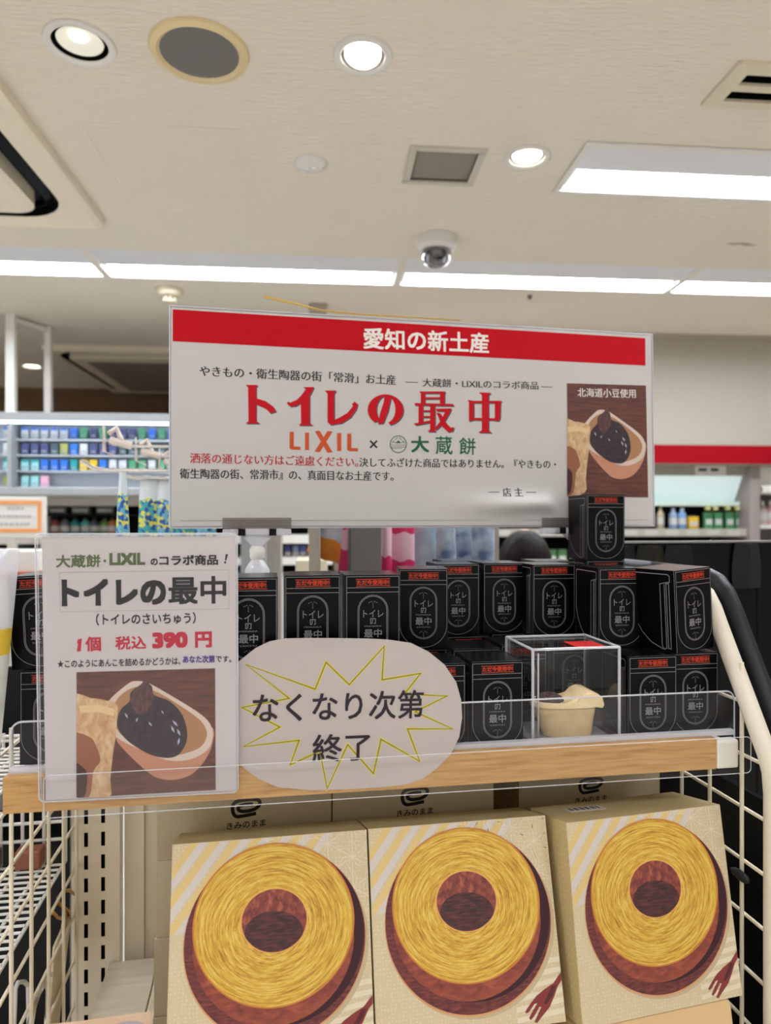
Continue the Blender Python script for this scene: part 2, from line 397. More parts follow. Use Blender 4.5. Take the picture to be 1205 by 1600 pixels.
# fluorescent fixtures recessed in the ceiling
def fixture(name, x0, x1, y0, y1, label, group, frame=True, lampf=(0.6, 0.97)):
    cx, cy = (x0 + x1) / 2, (y0 + y1) / 2; hx, hy = (x1 - x0) / 2, (y1 - y0) / 2
    t = thing(name, label, 'ceiling light', (cx, cy, H), 0, group)
    b = MB(); e = 0.11
    for a in ((-hx, -hx + 0.004, -hy, hy, 0, e), (hx - 0.004, hx, -hy, hy, 0, e), (-hx, hx, -hy, -hy + 0.004, 0, e), (-hx, hx, hy - 0.004, hy, 0, e), (-hx, hx, -hy, hy, e, e + 0.004)):
        b.box(*a, 'reflector')
    b.build('reflector', t)
    if frame:
        f = MB(); k = 0.022
        for a in ((-hx - k, hx + k, -hy - k, -hy), (-hx - k, hx + k, hy, hy + k), (-hx - k, -hx, -hy, hy), (hx, hx + k, -hy, hy)):
            f.box(*a, -0.008, -0.0005, 'white_plastic')
        f.build('frame', t, bevel=0.003)
    MB().box(-hx + 0.004, hx - 0.004, -hy + 0.004, -hy + 2 * hy * lampf[0] - 0.008, 0.006, 0.010, 'reflector').build('cover_plate', t)
    ya, yb = -hy + 2 * hy * lampf[0], -hy + 2 * hy * lampf[1]
    n = 10; r = 0.02
    sec = [(ya, 0.036), (ya, 0.026), (ya + 0.008, 0.018), (yb - 0.008, 0.018), (yb, 0.026), (yb, 0.036)]
    g = MB(); g.loft([[(x, y, z) for y, z in sec] for x in (-hx + 0.02, hx - 0.02)], 'lamp'); g.build('diffuser', t)
    for x in (-hx + 0.006, hx - 0.020): MB().box(x, x + 0.014, ya - 0.005, yb + 0.005, 0.012, 0.06, 'white_plastic').build('lamp_holder', t)
    return t
names = ['beyond the left frame edge', 'at the left edge of the frame', 'above the left half of the big sign', 'just behind the dome camera', 'at the right edge of the frame']
for (a, b), nm in zip(STR, names):
    fixture('strip_light', a, b, SY0, SY1, 'fluorescent strip light of the long ceiling row, ' + nm, 'fluorescent row across the ceiling', frame=False)
TL = ['wide recessed troffer light with white frame right of the round downlight', 'recessed troffer light just out of view at the upper right', 'recessed troffer light behind the viewer on the right', 'recessed troffer light behind the viewer', 'recessed troffer light above the left of the viewer', 'recessed troffer light just out of view at the upper left']
for q, l in zip(TROF, TL): fixture('troffer_light', *q, l, 'recessed troffer lights')

# downlights
def downlight(c, r, label, lit, tilt=0.0):
    t = thing('downlight', label, 'downlight', (c.x, c.y, H), R(-8), 'round ceiling downlights')
    MB().lathe([(r, 0.0), (r, -0.004), (r + 0.004, -0.007), (r + 0.016, -0.006), (r + 0.018, -0.0008)], 'white_plastic', 36, None, False, False).build('trim_ring', t, smooth=True)
    MB().lathe([(r, 0.0), (r, 0.07), (0.0005, 0.0705)], 'dark' if not lit else 'reflector', 36, None, False, False).build('housing', t, smooth=True)
    T = Matrix.Rotation(tilt, 4, 'X')
    MB().lathe([(r * 0.6, 0.055), (r * 0.86, 0.012), (r * 0.84, 0.004)], 'chrome' if not lit else 'white_plastic', 32, T, True, False).build('reflector_cup', t, smooth=True)
    MB().lathe([(0.0004, 0.0035), (r * 0.8, 0.0035), (r * 0.84, 0.006), (r * 0.8, 0.009)], 'warm_lamp' if lit else 'half_lamp', 32, T, True, True).build('lens', t)
    if not lit: MB().lathe([(0.0004, 0.0015), (r * 0.3, 0.0015), (r * 0.3, 0.0034)], 'warm_lamp', 20, Matrix.Translation((r * 0.1, -r * 0.3, 0)), True, False).build('led', t)  # small glowing disc stands in for bright reflections on the glassy lens
    return t
mat('half_lamp', (244, 242, 228), 0.2, emit=0.16)
downlight(DLC[0][0], DLC[0][1], 'round downlight with black gap and glassy lens, left of the ceiling speaker', False)
downlight(DLC[1][0], DLC[1][1], 'bright round downlight right of the big ceiling speaker, tilted in its ring', True, R(-14))
downlight(DLC[2][0], DLC[2][1], 'small bright round downlight between the square vent and the wide troffer', True, R(-4))
downlight(DLC[3][0], DLC[3][1], 'small far downlight seen between the white hanging posts on the left', True)

# ceiling speaker
c = PZ(312, 80, H); r = 0.112
t = thing('ceiling_speaker', 'large round ceiling speaker with grey grille and cream ring', 'speaker', c)
mat('grille', (112, 108, 106), 0.6); mat('cream_ring', (226, 204, 158), 0.4)
MB().lathe([(r + 0.003, -0.0005), (r + 0.0, -0.008), (r - 0.014, -0.012), (r - 0.022, -0.006)], 'cream_ring', 48, None, False, False).build('ring', t, smooth=True)
MB().lathe([(0.0005, -0.010), (r * 0.5, -0.0095), (r - 0.02, -0.006), (r - 0.02, -0.0005)], 'grille', 48, None, True, False).build('grille', t, smooth=True)
# smoke detector disc
c = PZ(486, 255, H)
t = thing('emergency_light', 'small white oval ceiling disc with two tiny lenses left of the square vent', 'emergency light', c)
MB().lathe([(0.052, -0.0005), (0.050, -0.006), (0.036, -0.014), (0.0005, -0.015)], 'white_plastic', 32, None, False, True).build('cover', t, smooth=True)
for s in (-1, 1):
    MB().lathe([(0.009, -0.012), (0.008, -0.018), (0.0005, -0.020)], 'lens_glass' if 'lens_glass' in MATS else mat('lens_glass', (250, 250, 246), 0.1, spec=0.8), 14, Matrix.Translation((s * 0.012, 0, 0)), False, True).build('lens', t, smooth=True)
MB().lathe([(0.004, -0.012), (0.003, -0.0155), (0.0005, -0.016)], 'red', 10, Matrix.Translation((0.036, 0, 0.002)), False, True).build('indicator', t)
# access panel: thin frame lines let into the ceiling
q = [PZ(*p, H) for p in ((130, 193), (388, 200), (396, 310), (186, 304))]
cx, cy = sum(p.x for p in q) / 4, sum(p.y for p in q) / 4
hx = (q[1].x - q[0].x + q[2].x - q[3].x) / 4; hy = (q[2].y - q[1].y + q[3].y - q[0].y) / 4
t = thing('access_panel', 'flush square ceiling access panel with thin rim below the round speaker', 'access panel', (cx, cy, H))
m = MB(); k = 0.007
for a in ((-hx, hx, -hy, -hy + k), (-hx, hx, hy - k, hy), (-hx, -hx + k, -hy + k, hy - k), (hx - k, hx, -hy + k, hy - k)): m.box(*a, -0.0016, -0.0002, 'panel_rim' if 'panel_rim' in MATS else mat('panel_rim', (232, 224, 212), 0.6))
m.build('rim', t)
MB().box(-hx + k + 0.001, hx - k - 0.001, -hy + k + 0.001, hy - k - 0.001, -0.0012, -0.0002, 'ceiling').build('panel', t)
# square vent
cx, cy = (vx0 + vx1) / 2, (vy0 + vy1) / 2; hx, hy = (vx1 - vx0) / 2, (vy1 - vy0) / 2
t = thing('ceiling_vent', 'square ceiling vent with grey louvres beside the small downlight', 'vent', (cx, cy, H))
m = MB(); k = 0.018
for a in ((-hx - k, hx + k, -hy - k, -hy + 0.004), (-hx - k, hx + k, hy - 0.004, hy + k), (-hx - k, -hx + 0.004, -hy, hy), (hx - 0.004, hx + k, -hy, hy)): m.box(*a, -0.006, -0.0003, 'vent_frame' if 'vent_frame' in MATS else mat('vent_frame', (206, 198, 186), 0.5))
m.build('frame', t)
m = MB(); mat('louvre', (150, 142, 130), 0.5)
for i in range(9):
    y = -hy + (i + 0.5) * 2 * hy / 9
    m.box(-hx, hx, -0.012, 0.012, -0.0012, 0.0012, 'louvre', Matrix.Translation((0, y, 0.012)) @ Matrix.Rotation(R(-38), 4, 'X'))
m.build('louvres', t)
m = MB()
for a in ((-hx, hx, -hy, hy, 0.09, 0.094), (-hx, -hx + 0.003, -hy, hy, 0, 0.09), (hx - 0.003, hx, -hy, hy, 0, 0.09), (-hx, hx, -hy, -hy + 0.003, 0, 0.09), (-hx, hx, hy - 0.003, hy, 0, 0.09)): m.box(*a, 'dark')
m.build('duct', t)
# slot diffuser at the right edge
y0, y1 = sl0.y, sl1.y; cx, cy = SLX + 0.5, (y0 + y1) / 2; hy = (y1 - y0) / 2
t = thing('slot_diffuser', 'cream slot air diffuser with two dark slots at the upper right', 'air diffuser', (cx, cy, H))
mat('cream_metal', (222, 210, 186), 0.45)
m = MB(); b = 2 * hy / 10
for a0, a1 in ((-0.4, 2.2), (4.6, 6.2), (8.7, 10.4)): m.box(-0.51, 0.51, -hy + a0 * b, -hy + a1 * b, -0.008, 0.001, 'cream_metal')
m.box(-0.515, -0.47, -hy - 0.004, hy + 0.004, -0.0085, 0.001, 'cream_metal'); m.box(0.5, 0.51, -hy, hy, -0.008, 0.001, 'cream_metal')
m.build('face_plate', t)
m = MB()
for a0, a1 in ((2.2, 4.6), (6.2, 8.7)):
    m.box(-0.5, 0.5, -hy + a0 * b, -hy + a1 * b, 0.05, 0.054, 'dark'); m.box(-0.49, 0.5, -hy + (a0 + 1.0) * b, -hy + (a0 + 1.3) * b, 0.006, 0.04, 'navy')
    for e in (a0, a1): m.box(-0.5, 0.5, -hy + e * b - 0.001, -hy + e * b + 0.001, 0, 0.05, 'dark')
    m.box(-0.5, -0.498, -hy + a0 * b, -hy + a1 * b, 0, 0.05, 'dark')
m.build('slot', t)
# stain on the ceiling near the right, and a tiny hole
t = MB(); mat('stain', (176, 162, 146), 0.9)
c = PZ(1158, 381, H)
t.zprism(spline([(-0.06, 0.0), (-0.03, 0.012), (0.0, 0.006), (0.03, 0.016), (0.07, 0.008), (0.04, -0.002), (0.01, -0.014), (-0.03, -0.008)], 4), -0.0008, -0.0002, 'stain')
tag(t.build('ceiling_stain', loc=c), 'small grey scuff mark on the ceiling at the right edge', 'stain')

# dome camera
c = PZ(682, 372, H)
t = thing('dome_camera', 'white dome security camera with dark smoked bubble under the ceiling', 'security camera', c)
mat('smoke', (18, 19, 22), 0.08, spec=0.8, coat=1.0)
MB().lathe([(0.078, -0.0005), (0.078, -0.028), (0.070, -0.046), (0.058, -0.052)], 'white_plastic', 40, None, False, True).build('housing', t, smooth=True)
MB().lathe([(0.058, -0.050), (0.056, -0.075), (0.046, -0.096), (0.027, -0.110), (0.0005, -0.114)], clear('bubble', 0.14, (190, 190, 196)), 40, None, False, True).build('bubble', t, smooth=True)
MB().lathe([(0.038, -0.053), (0.037, -0.078), (0.026, -0.096), (0.0005, -0.102)], 'smoke', 32, None, False, True).build('lens_module', t, smooth=True)
# heat detector
c = PZ(265, 452, H)
t = thing('heat_detector', 'small white round heat detector behind the strip lights at the left', 'detector', c)
MB().lathe([(0.062, -0.0005), (0.06, -0.02), (0.048, -0.034), (0.04, -0.036)], 'cream_metal', 28, None, False, True).build('base', t, smooth=True)
m = MB()
for i in range(10):
    a = i * math.pi / 5; m.box(0.026, 0.032, -0.004, 0.004, -0.056, -0.035, 'cream_metal', Matrix.Rotation(a, 4, 'Z'))
m.lathe([(0.034, -0.055), (0.03, -0.062), (0.0005, -0.064)], 'cream_metal', 24); m.build('sensor_cage', t)
# little box sensor above the big sign and a dark hook
c = PZ(497, 476, H)
mat('grey_box', (168, 158, 146), 0.5)
tag(MB().box(-0.045, 0.045, -0.03, 0.03, -0.05, -0.0005, 'grey_box').build('ceiling_sensor', loc=c, bevel=0.006), 'small grey box sensor on the ceiling just above the big sign', 'sensor')
c = PZ(828, 462, H)
tag(MB().lathe([(0.013, -0.0005), (0.012, -0.008), (0.004, -0.02), (0.0005, -0.022)], 'grille', 14).build('ceiling_hook', loc=c), 'tiny dark ceiling hook behind the strip lights, right of the dome camera', 'hook')

# cassette air conditioners
def cassette(x0, x1, y0, y1, label, sw=0.075, g=0.085):
    cx, cy = (x0 + x1) / 2, (y0 + y1) / 2; hx, hy = (x1 - x0) / 2, (y1 - y0) / 2
    t = thing('air_conditioner', label, 'air conditioner', (cx, cy, H), 0, 'ceiling cassette air conditioners')
    def rr(ax, ay, r, n=6):
        o = []
        for sx, sy, a in ((1, 1, 0), (-1, 1, 90), (-1, -1, 180), (1, -1, 270)):
            o += [(sx * (ax - r) + r * math.cos(R(a + 90 * i / n)), sy * (ay - r) + r * math.sin(R(a + 90 * i / n))) for i in range(n + 1)]
        return o
    def ring(mb, A, B, m):
        n = len(A); mb.add(A + B, [(i, (i + 1) % n, n + (i + 1) % n, n + i) for i in range(n)], m)
    at = lambda pts, z: [(x, y, z) for x, y in pts]
    m = MB(); a = at(rr(hx, hy, 0.01), -0.0005); b = at(rr(hx, hy, 0.01), -0.03); c2 = at(rr(hx - 0.02, hy - 0.02, 0.02), -0.04)
    d = at(rr(hx - g, hy - g, 0.16), -0.030)
    ring(m, b, a, 'beige_metal'); ring(m, c2, b, 'beige_metal'); ring(m, d, c2, 'beige_metal'); m.build('face_panel', t, smooth=True)
    m = MB(); e = at(rr(hx - g, hy - g, 0.16), -0.001); e2 = at(rr(hx - g - sw, hy - g - sw, 0.08), -0.001)
    ring(m, d, e, 'dark'); ring(m, e, e2, 'dark')
    k = [at(rr(hx - g - sw * f, hy - g - sw * f, 0.1), z) for f, z in ((0.35, -0.006), (0.62, -0.022))]
    ring(m, k[0], k[1], 'navy'); m.build('air_slot', t)
    m = MB(); p0 = at(rr(hx - g - sw, hy - g - sw, 0.08), -0.001); p1 = at(rr(hx - g - sw, hy - g - sw, 0.08), -0.050); p2 = at(rr(hx - g - sw - 0.02, hy - g - sw - 0.02, 0.06), -0.058)
    p3 = at(rr(hx - g - sw - 0.045, hy - g - sw - 0.045, 0.04), -0.058)
    ring(m, p1, p0, 'beige_metal'); ring(m, p2, p1, 'beige_metal'); ring(m, p3, p2, 'beige_metal')
    n = len(p3); m.add(p3, [tuple(range(n - 1, -1, -1))], 'beige_metal'); m.build('center_panel', t, smooth=True)
    q = min(hx, hy) - g - sw - 0.12
    qx, qy = hx - g - sw - 0.1, hy - g - sw - 0.1
    m = MB(); m.box(-qx, qx, -qy, qy, -0.0605, -0.0585, 'louvre')
    for i in range(14): y = -qy + (i + 0.5) * 2 * qy / 14; m.box(-qx, qx, y - 0.004, y + 0.004, -0.063, -0.0600, 'grille')
    m.build('intake_grille', t)
    return t
nr = PZ(5, 85, H); fr = PZ(165, 345, H)
cassette(fr.x - 0.95, fr.x, fr.y - 0.95, fr.y, 'cream cassette air conditioner with black slot at the upper left edge')
a = PZ(64, 538, H); b = PZ(120, 606, H)
cassette(a.x, a.x + 1.25, a.y, b.y, 'far ceiling cassette air conditioner behind the white posts, left of the big sign', 0.06, 0.05)

# ------------------------------------------------------------------ the main shelf of the display
SZ = -0.297                                          # top of the shelf below eye height
FV = -0.014                                          # front of its wooden fascia
t = thing('display_shelf', 'cream shelf with oak front strip and clear guard holding the black boxes', 'shelf', D(0, 0, SZ - 0.026), R(DYAW - YAW))
MB().box(-0.003, 0.905, FV + 0.02, 0.43, 0, 0.026, 'white_metal').build('shelf_board', t, bevel=0.002)
MB().box(-0.003, 0.874, FV, FV + 0.014, -0.004, 0.037, 'wood').build('fascia_strip', t, bevel=0.001)
MB().box(0.874, 0.906, FV - 0.001, FV + 0.014, -0.004, 0.034, 'white_metal').build('end_cap', t, bevel=0.003)
m = MB(); m.box(-0.003, 0.905, FV + 0.014, FV + 0.02, -0.004, 0.03, 'white_metal'); m.build('fascia_channel', t)
# clear guard standing on the shelf: L profile and rounded right end
def round_rect(x0, x1, z0, z1, r, corners=(1, 1, 1, 1), n=5):
    o = []
    for (cx, cz, a, k) in ((x1 - r, z1 - r, 0, 0), (x0 + r, z1 - r, 90, 1), (x0 + r, z0 + r, 180, 2), (x1 - r, z0 + r, 270, 3)):
        if corners[k]: o += [(cx + r * math.cos(R(a + 90 * i / n)), cz + r * math.sin(R(a + 90 * i / n))) for i in range(n + 1)]
        else: o.append(((x1 if k in (0, 3) else x0), (z1 if k in (0, 1) else z0)))
    return o
def rim(mb, pts, y, wd, m, closed=True):
    n = len(pts); mb.tube([(x, y, z) for x, z in (pts + pts[:1] if closed else pts)], wd, m, 6)
g = round_rect(0.0, 0.912, 0.027, 0.094, 0.012, (1, 1, 0, 0))
m = MB(); m.prism(g, FV + 0.016, FV + 0.018, 'clear'); m.box(0.0, 0.905, FV + 0.018, FV + 0.0205, 0.0265, 0.0285, 'clear')
gd = m.build('clear_guard', t)
m = MB(); rim(m, [(0.0, 0.03)] + [p for p in g if p[1] > 0.03][::-1] + [(0.912, 0.03)], FV + 0.017, 0.0011, 'clear_edge', False); m.build('guard_edge', gd)
m = MB(); m.box(0.0, 0.908, FV + 0.010, FV + 0.02, 0.037, 0.043, 'clear_edge'); m.build('guard_rail', gd)
# clear price rail hanging in front of the fascia
g = round_rect(0.045, 0.912, -0.005, 0.042, 0.006)
m = MB(); m.prism(g, FV - 0.0165, FV - 0.0157, 'clear'); pr = m.build('price_rail', t)
m = MB(); rim(m, g, FV - 0.0162, 0.00055, 'clear_edge'); m.build('rail_edge', pr)

# ------------------------------------------------------------------ black confection boxes
BW, BH, BD = 0.070, 0.114, 0.078
def box_mesh():
    m = MB(); hw = BW / 2
    m.box(-hw, hw, 0, BD, 0, BH, 'black_card')
    s = 'silver'; lw = 0.00062
    p = Print(m)
    mm = lambda x, y: ((x - 35) / 1000, BH - y / 1000)          # millimetres from the top left of the front
    # frame with a round bottom, two head lines
    fr = [mm(1.5, 2)] + [mm(35 - 33.5 * math.cos(R(a)), 80 + 31.5 * math.sin(R(a))) for a in range(0, 181, 9)] + [mm(68.5, 2)]
    p.stroke(fr, lw, s, 1, True)
    p.stroke([mm(1.5, 16), mm(68.5, 16)], lw, s, 1); p.stroke([mm(1.5, 22), mm(68.5, 22)], lw, s, 1)
    # stamp
    o = ink((206, 58, 22)); p.poly([mm(13, 5.2), mm(57, 4.8), mm(57.4, 13.8), mm(13.5, 14.2)], ink((40, 9, 6)), 1)
    p.stroke([mm(13, 5.2), mm(30, 5.5), mm(57, 4.8)], 0.0006, o, 2); p.stroke([mm(13.5, 14.2), mm(38, 13.6), mm(57.4, 13.9)], 0.0006, o, 2)
    p.text('ただ今使用中!', mm(14.5, 9.5), mm(56, 9.3), 0.0064, o, 2, 0.016)
    # capsule
    p.stroke(stadium(0, BH - 0.0625, 0.0385, 0.074), lw, s, 1, True); p.stroke(stadium(0, BH - 0.0625, 0.0355, 0.071), lw, s, 1, True)
    p.text('トイレ', mm(22.5, 49), mm(48.5, 49), 0.0095, s, 2, 0.0)
    # square "no"
    p.stroke([mm(35, 55.5), mm(33.8, 61.5), mm(32, 61.5), mm(32, 55.5), mm(38.2, 55.5), mm(38.2, 61.5), mm(36.4, 61.5)], 0.0009, s, 2)
    p.text('MONAKA', mm(24, 65), mm(46, 65), 0.0019, s, 2, 0.0)
    p.text('最中', mm(23.5, 74), mm(46.5, 74), 0.0108, s, 2, 0.012)
    p.text('SAICHU', mm(25, 82.5), mm(45, 82.5), 0.0019, s, 2, 0.0)
    for y0 in (33.0, 88.0):                                       # dotted fountains
        for k in range(4): p.poly(ell(0, BH - (y0 + 2.6 + k * 1.9) / 1000, 0.0005, 0.0005, 8), s, 2)
        for k in range(-3, 4):
            if k == 0: continue
            p.poly(ell(k * 0.0017, BH - (y0 + 0.35 * k * k * 0.55 + 0.4) / 1000, 0.0005, 0.0005, 8), s, 2)
    # side panel drawing on the left and right faces
    for sg in (-1, 1):
        T = Matrix.Translation((-hw, BD / 2, 0)) @ Matrix.Rotation(R(-90), 4, 'Z') if sg < 0 else Matrix.Translation((hw, BD / 2, 0)) @ Matrix.Rotation(R(90), 4, 'Z')
        q = Print(m, T=T); f = (lambda u, v: ((u - 0.5) * BD, BH * (1 - v))) if sg < 0 else (lambda u, v: ((0.5 - u) * BD, BH * (1 - v)))
        q.stroke([f(0.05, 0.05), f(0.02, 0.07), f(0.02, 0.55), f(0.08, 0.68), f(0.2, 0.8), f(0.4, 0.91), f(0.68, 0.975)], 0.001, s, 1)
        q.stroke([f(0.05, 0.05), f(0.84, 0.05), f(0.88, 0.07), f(0.88, 0.14), f(0.66, 0.17), f(0.66, 0.93), f(0.7, 0.975), f(0.76, 0.955), f(0.76, 0.17)], 0.001, s, 1)
        q.stroke([f(0.8, 0.165), f(0.86, 0.16), f(0.86, 0.955), f(0.8, 0.955)], 0.001, s, 1, True)
        q.stroke([f(0.985, 0.005), f(0.985, 0.995)], 0.0007, s, 1)
    # glossy laminated top with a fold line
    m.add([(-hw, 0, BH + 0.00005), (hw, 0, BH + 0.00005), (hw, BD, BH + 0.00005), (-hw, BD, BH + 0.00005)], [(0, 1, 2, 3)], 'black_top')
    q = Print(m, T=Matrix.Translation((0, 0, BH)) @ Matrix.Rotation(R(-90), 4, 'X'))
    q.stroke([(-hw + 0.001, 0.002), (hw - 0.001, 0.002)], 0.0008, s, 1)
    q.stroke([(-hw + 0.003, 0.010), (hw - 0.003, 0.010), (hw - 0.003, BD - 0.004), (-hw + 0.003, BD - 0.004)], 0.0005, 'black_top', 1, True)
    return m
proto = box_mesh().build('confection_box')
first = [True]
def cbox(u, v, level, label, extra=0.0, roll=0.0, dz=0.0, group=None, cat='box'):
    M = DT(u, v, SZ + level * (BH + 0.0008) + 0.0004 + dz, extra) @ Matrix.Rotation(R(roll), 4, 'Y')
    if first[0]: o = proto; first[0] = False
    else: o = proto.copy(); C.objects.link(o)
    o.matrix_world = M; o['label'] = label; o['category'] = cat; o['group'] = group or 'black confection boxes on the oak shelf'
    return o
def cpx(px, d): 
    r = ((px - CX) / F * d - DP[0], d - DP[1]); return r[0] * DU[0] + r[1] * DU[1], -r[0] * DU[1] + r[1] * DU[0]
cbox(0.016, 0.064, 1, 'upper black box of the two stacked at the left of the white price card', 0, -3.0, 0.002)
cbox(0.026, 0.060, 0, 'lower black box of the two stacked at the left of the white price card', 0, 0)
cbox(0.266, 0.008, 1, 'upper black box half hidden by the right edge of the white price card')
cbox(0.345, 0.030, 1, 'upper black box second right of the white price card, above the oval notice')
cbox(0.421, 0.026, 1, 'upper black box under the grey post, its bottom hidden by the oval notice')
cbox(0.508, 0.122, 1, 'upper black box showing its whole capsule just over the oval notice', -8)
cbox(0.588, 0.227, 1, 'upper black box set back in shadow under the white and navy pouches')
cbox(0.669, 0.240, 1, 'upper black box partly covered by its right neighbour, below the dark-haired head')
cbox(0.735, 0.193, 1, 'upper black box standing directly behind and above the clear case')
cbox(0.796, 0.092, 1, 'upper black box overlapped at its right by the twisted box')
cbox(0.877, 0.036, 1, 'tilted black box twisted to show its wide left side, rightmost upper one', 16.5, -3.4, 0.0025)
u, v = cpx(947, 1.228); cbox(u, v, 2, 'topmost black box standing alone in front of the big sign')
cbox(0.505, 0.017, 0, 'lower black box mostly hidden behind the right end of the oval notice')
cbox(0.5845, 0.022, 0, 'lower black box between the oval notice and the clear case')
cbox(0.761, 0.177, 0, 'lower black box seen through the clear case')
cbox(0.8045, 0.023, 0, 'lower black box just right of the clear case')
cbox(0.8765, 0.037, 0, 'lower black box at the right end of the shelf, under the twisted box')
cbox(0.585, 0.115, 0, 'lower black box whose dark top shows behind the box left of the clear case')
cbox(0.664, 0.137, 0, 'lower black box whose top shows just behind the left of the clear case')
cbox(0.620, 0.316, 1, 'rear black box showing only a thin strip between two upper boxes')
cbox(0.777, 0.283, 1, 'rear black box showing only a strip right of the box above the clear case')
for uu, vv, lv in ((0.266, 0.014, 0), (0.345, 0.026, 0), (0.421, 0.022, 0), (0.508, 0.125, 0), (0.605, 0.228, 0), (0.684, 0.242, 0), (0.842, 0.125, 0), (u, v, 0), (u, v, 1), (0.620, 0.32, 0), (0.777, 0.285, 0)):
    cbox(uu, vv, lv, 'black confection box carrying the upper row, hidden by the things in front', group='hidden black boxes under the upper row')

# ------------------------------------------------------------------ clear case with the wafer sweet
t = thing('display_case', 'clear plastic case with a wafer sweet inside, in front of the black boxes', 'display case', D(0.694, 0.022, SZ + 0.0005), R(DYAW - YAW))
cw_, cd_, ch_ = 0.061, 0.104, 0.128; e = 0.0022
m = MB()
for a in ((-cw_, cw_, 0, e, 0, ch_), (-cw_, cw_, cd_ - e, cd_, 0, ch_), (-cw_, -cw_ + e, e, cd_ - e, 0, ch_), (cw_ - e, cw_, e, cd_ - e, 0, ch_), (-cw_ + e, cw_ - e, e, cd_ - e, ch_ - e, ch_)): m.box(*a, 'clear')
sh = m.build('clear_shell', t)
for x in (-cw_, cw_):
    for y in (0.0, cd_): MB().tube([(x, y, 0), (x, y, ch_)], 0.0021, 'clear_edge', 8).build('upright_edge', sh, smooth=True)
MB().tube([(-cw_, 0, ch_), (cw_, 0, ch_), (cw_, cd_, ch_), (-cw_, cd_, ch_), (-cw_, 0, ch_)], 0.0018, 'clear_edge', 8).build('top_edge', sh, smooth=True)
MB().tube([(-cw_ + 0.009, 0.004, 0.004), (-cw_ + 0.009, 0.004, ch_ - 0.006)], 0.0012, 'clear_edge', 6).build('inner_edge', sh)
MB().box(-cw_ + e, cw_ - e, e, cd_ - e, 0, 0.003, 'frost').build('base', t)
MB().box(0.004, 0.045, 0.004, 0.05, ch_, ch_ + 0.0006, mat('sticker_red', (206, 44, 44), 0.4)).build('sticker', t)
# wafer in the shape of a toilet, filled with bean paste
t = thing('wafer_sweet', 'tan wafer shaped like a small toilet with bean paste inside the clear case', 'sweet', D(0.692, 0.028, SZ + 0.0042), R(DYAW - YAW))
def plan(k, dx=0.0, y=0.0, L_=0.046, W_=0.026):
    """outline of bowl: rounded on the left, squared on the right"""
    o = []
    for i in range(28):
        a = 2 * math.pi * i / 28; ca, sa = math.cos(a), math.sin(a)
        x = L_ * k * (ca if ca < 0 else min(1.0, abs(ca) ** 0.45)); yy = W_ * k * (abs(sa) ** (0.8 if ca > 0 else 1.0)) * (1 if sa >= 0 else -1)
        o.append((x + dx, yy + 0.032 + y))
    return o
at = lambda pts, z: [(x, y, z) for x, y in pts]
prof = [(0.74, 0.004, 0.0), (0.78, 0.003, 0.008), (0.86, 0.001, 0.022), (0.93, 0, 0.034), (0.95, 0, 0.040)]
MB().loft([at(plan(k, dx), z) for k, dx, z in prof], 'kraft').build('bowl', t, smooth=True)
mat('kraft_light', (248, 218, 164), 0.7, vary=((252, 230, 184), 60))
MB().loft([at(plan(k), z) for k, z in ((0.96, 0.0402), (1.05, 0.041), (1.06, 0.045), (1.0, 0.0485), (0.86, 0.0475), (0.8, 0.044))], 'kraft_light', None, False, True).build('seat_rim', t, smooth=True)
# tank and lid at the right
m = MB(); pr_ = [(0.010, 0.047), (0.011, 0.051), (0.019, 0.0585), (0.027, 0.062), (0.037, 0.0605), (0.046, 0.0545), (0.049, 0.044), (0.047, 0.039), (0.020, 0.043)]
m.prism(pr_, 0.007, 0.057, 'kraft_light'); m.build('tank_lid', t, bevel=0.003)
m = MB(); m.prism([(-0.012, 0.046), (0.014, 0.0535), (0.022, 0.0475), (0.0, 0.0455)], 0.010, 0.054, 'kraft_light'); m.build('seat_hinge', t, bevel=0.0015)
mat('bean', (78, 54, 54), 0.35, coat=0.3, bump=(300, 0.6))
pm = MB()
pts = [(-0.026, 0.030), (-0.016, 0.034), (-0.020, 0.024), (-0.030, 0.036), (-0.012, 0.026), (-0.022, 0.038)]
prof = [(0.0195, 0.044), (0.0195, 0.048), (0.0165, 0.0515), (0.0125, 0.055), (0.007, 0.0575), (0.0006, 0.0585)]
rings = []
for r_, z in prof:
    rings.append([(-0.022 + r_ * 1.05 * math.cos(a) * (1 + 0.13 * math.sin(5 * a + z * 900)), 0.031 + r_ * 0.85 * math.sin(a) * (1 + 0.13 * math.cos(4 * a + z * 700)), z + 0.0012 * math.sin(7 * a + z * 500)) for a in [2 * math.pi * i / 36 for i in range(36)]])
pm.loft(rings, 'bean'); pm.build('bean_paste', t, smooth=True)

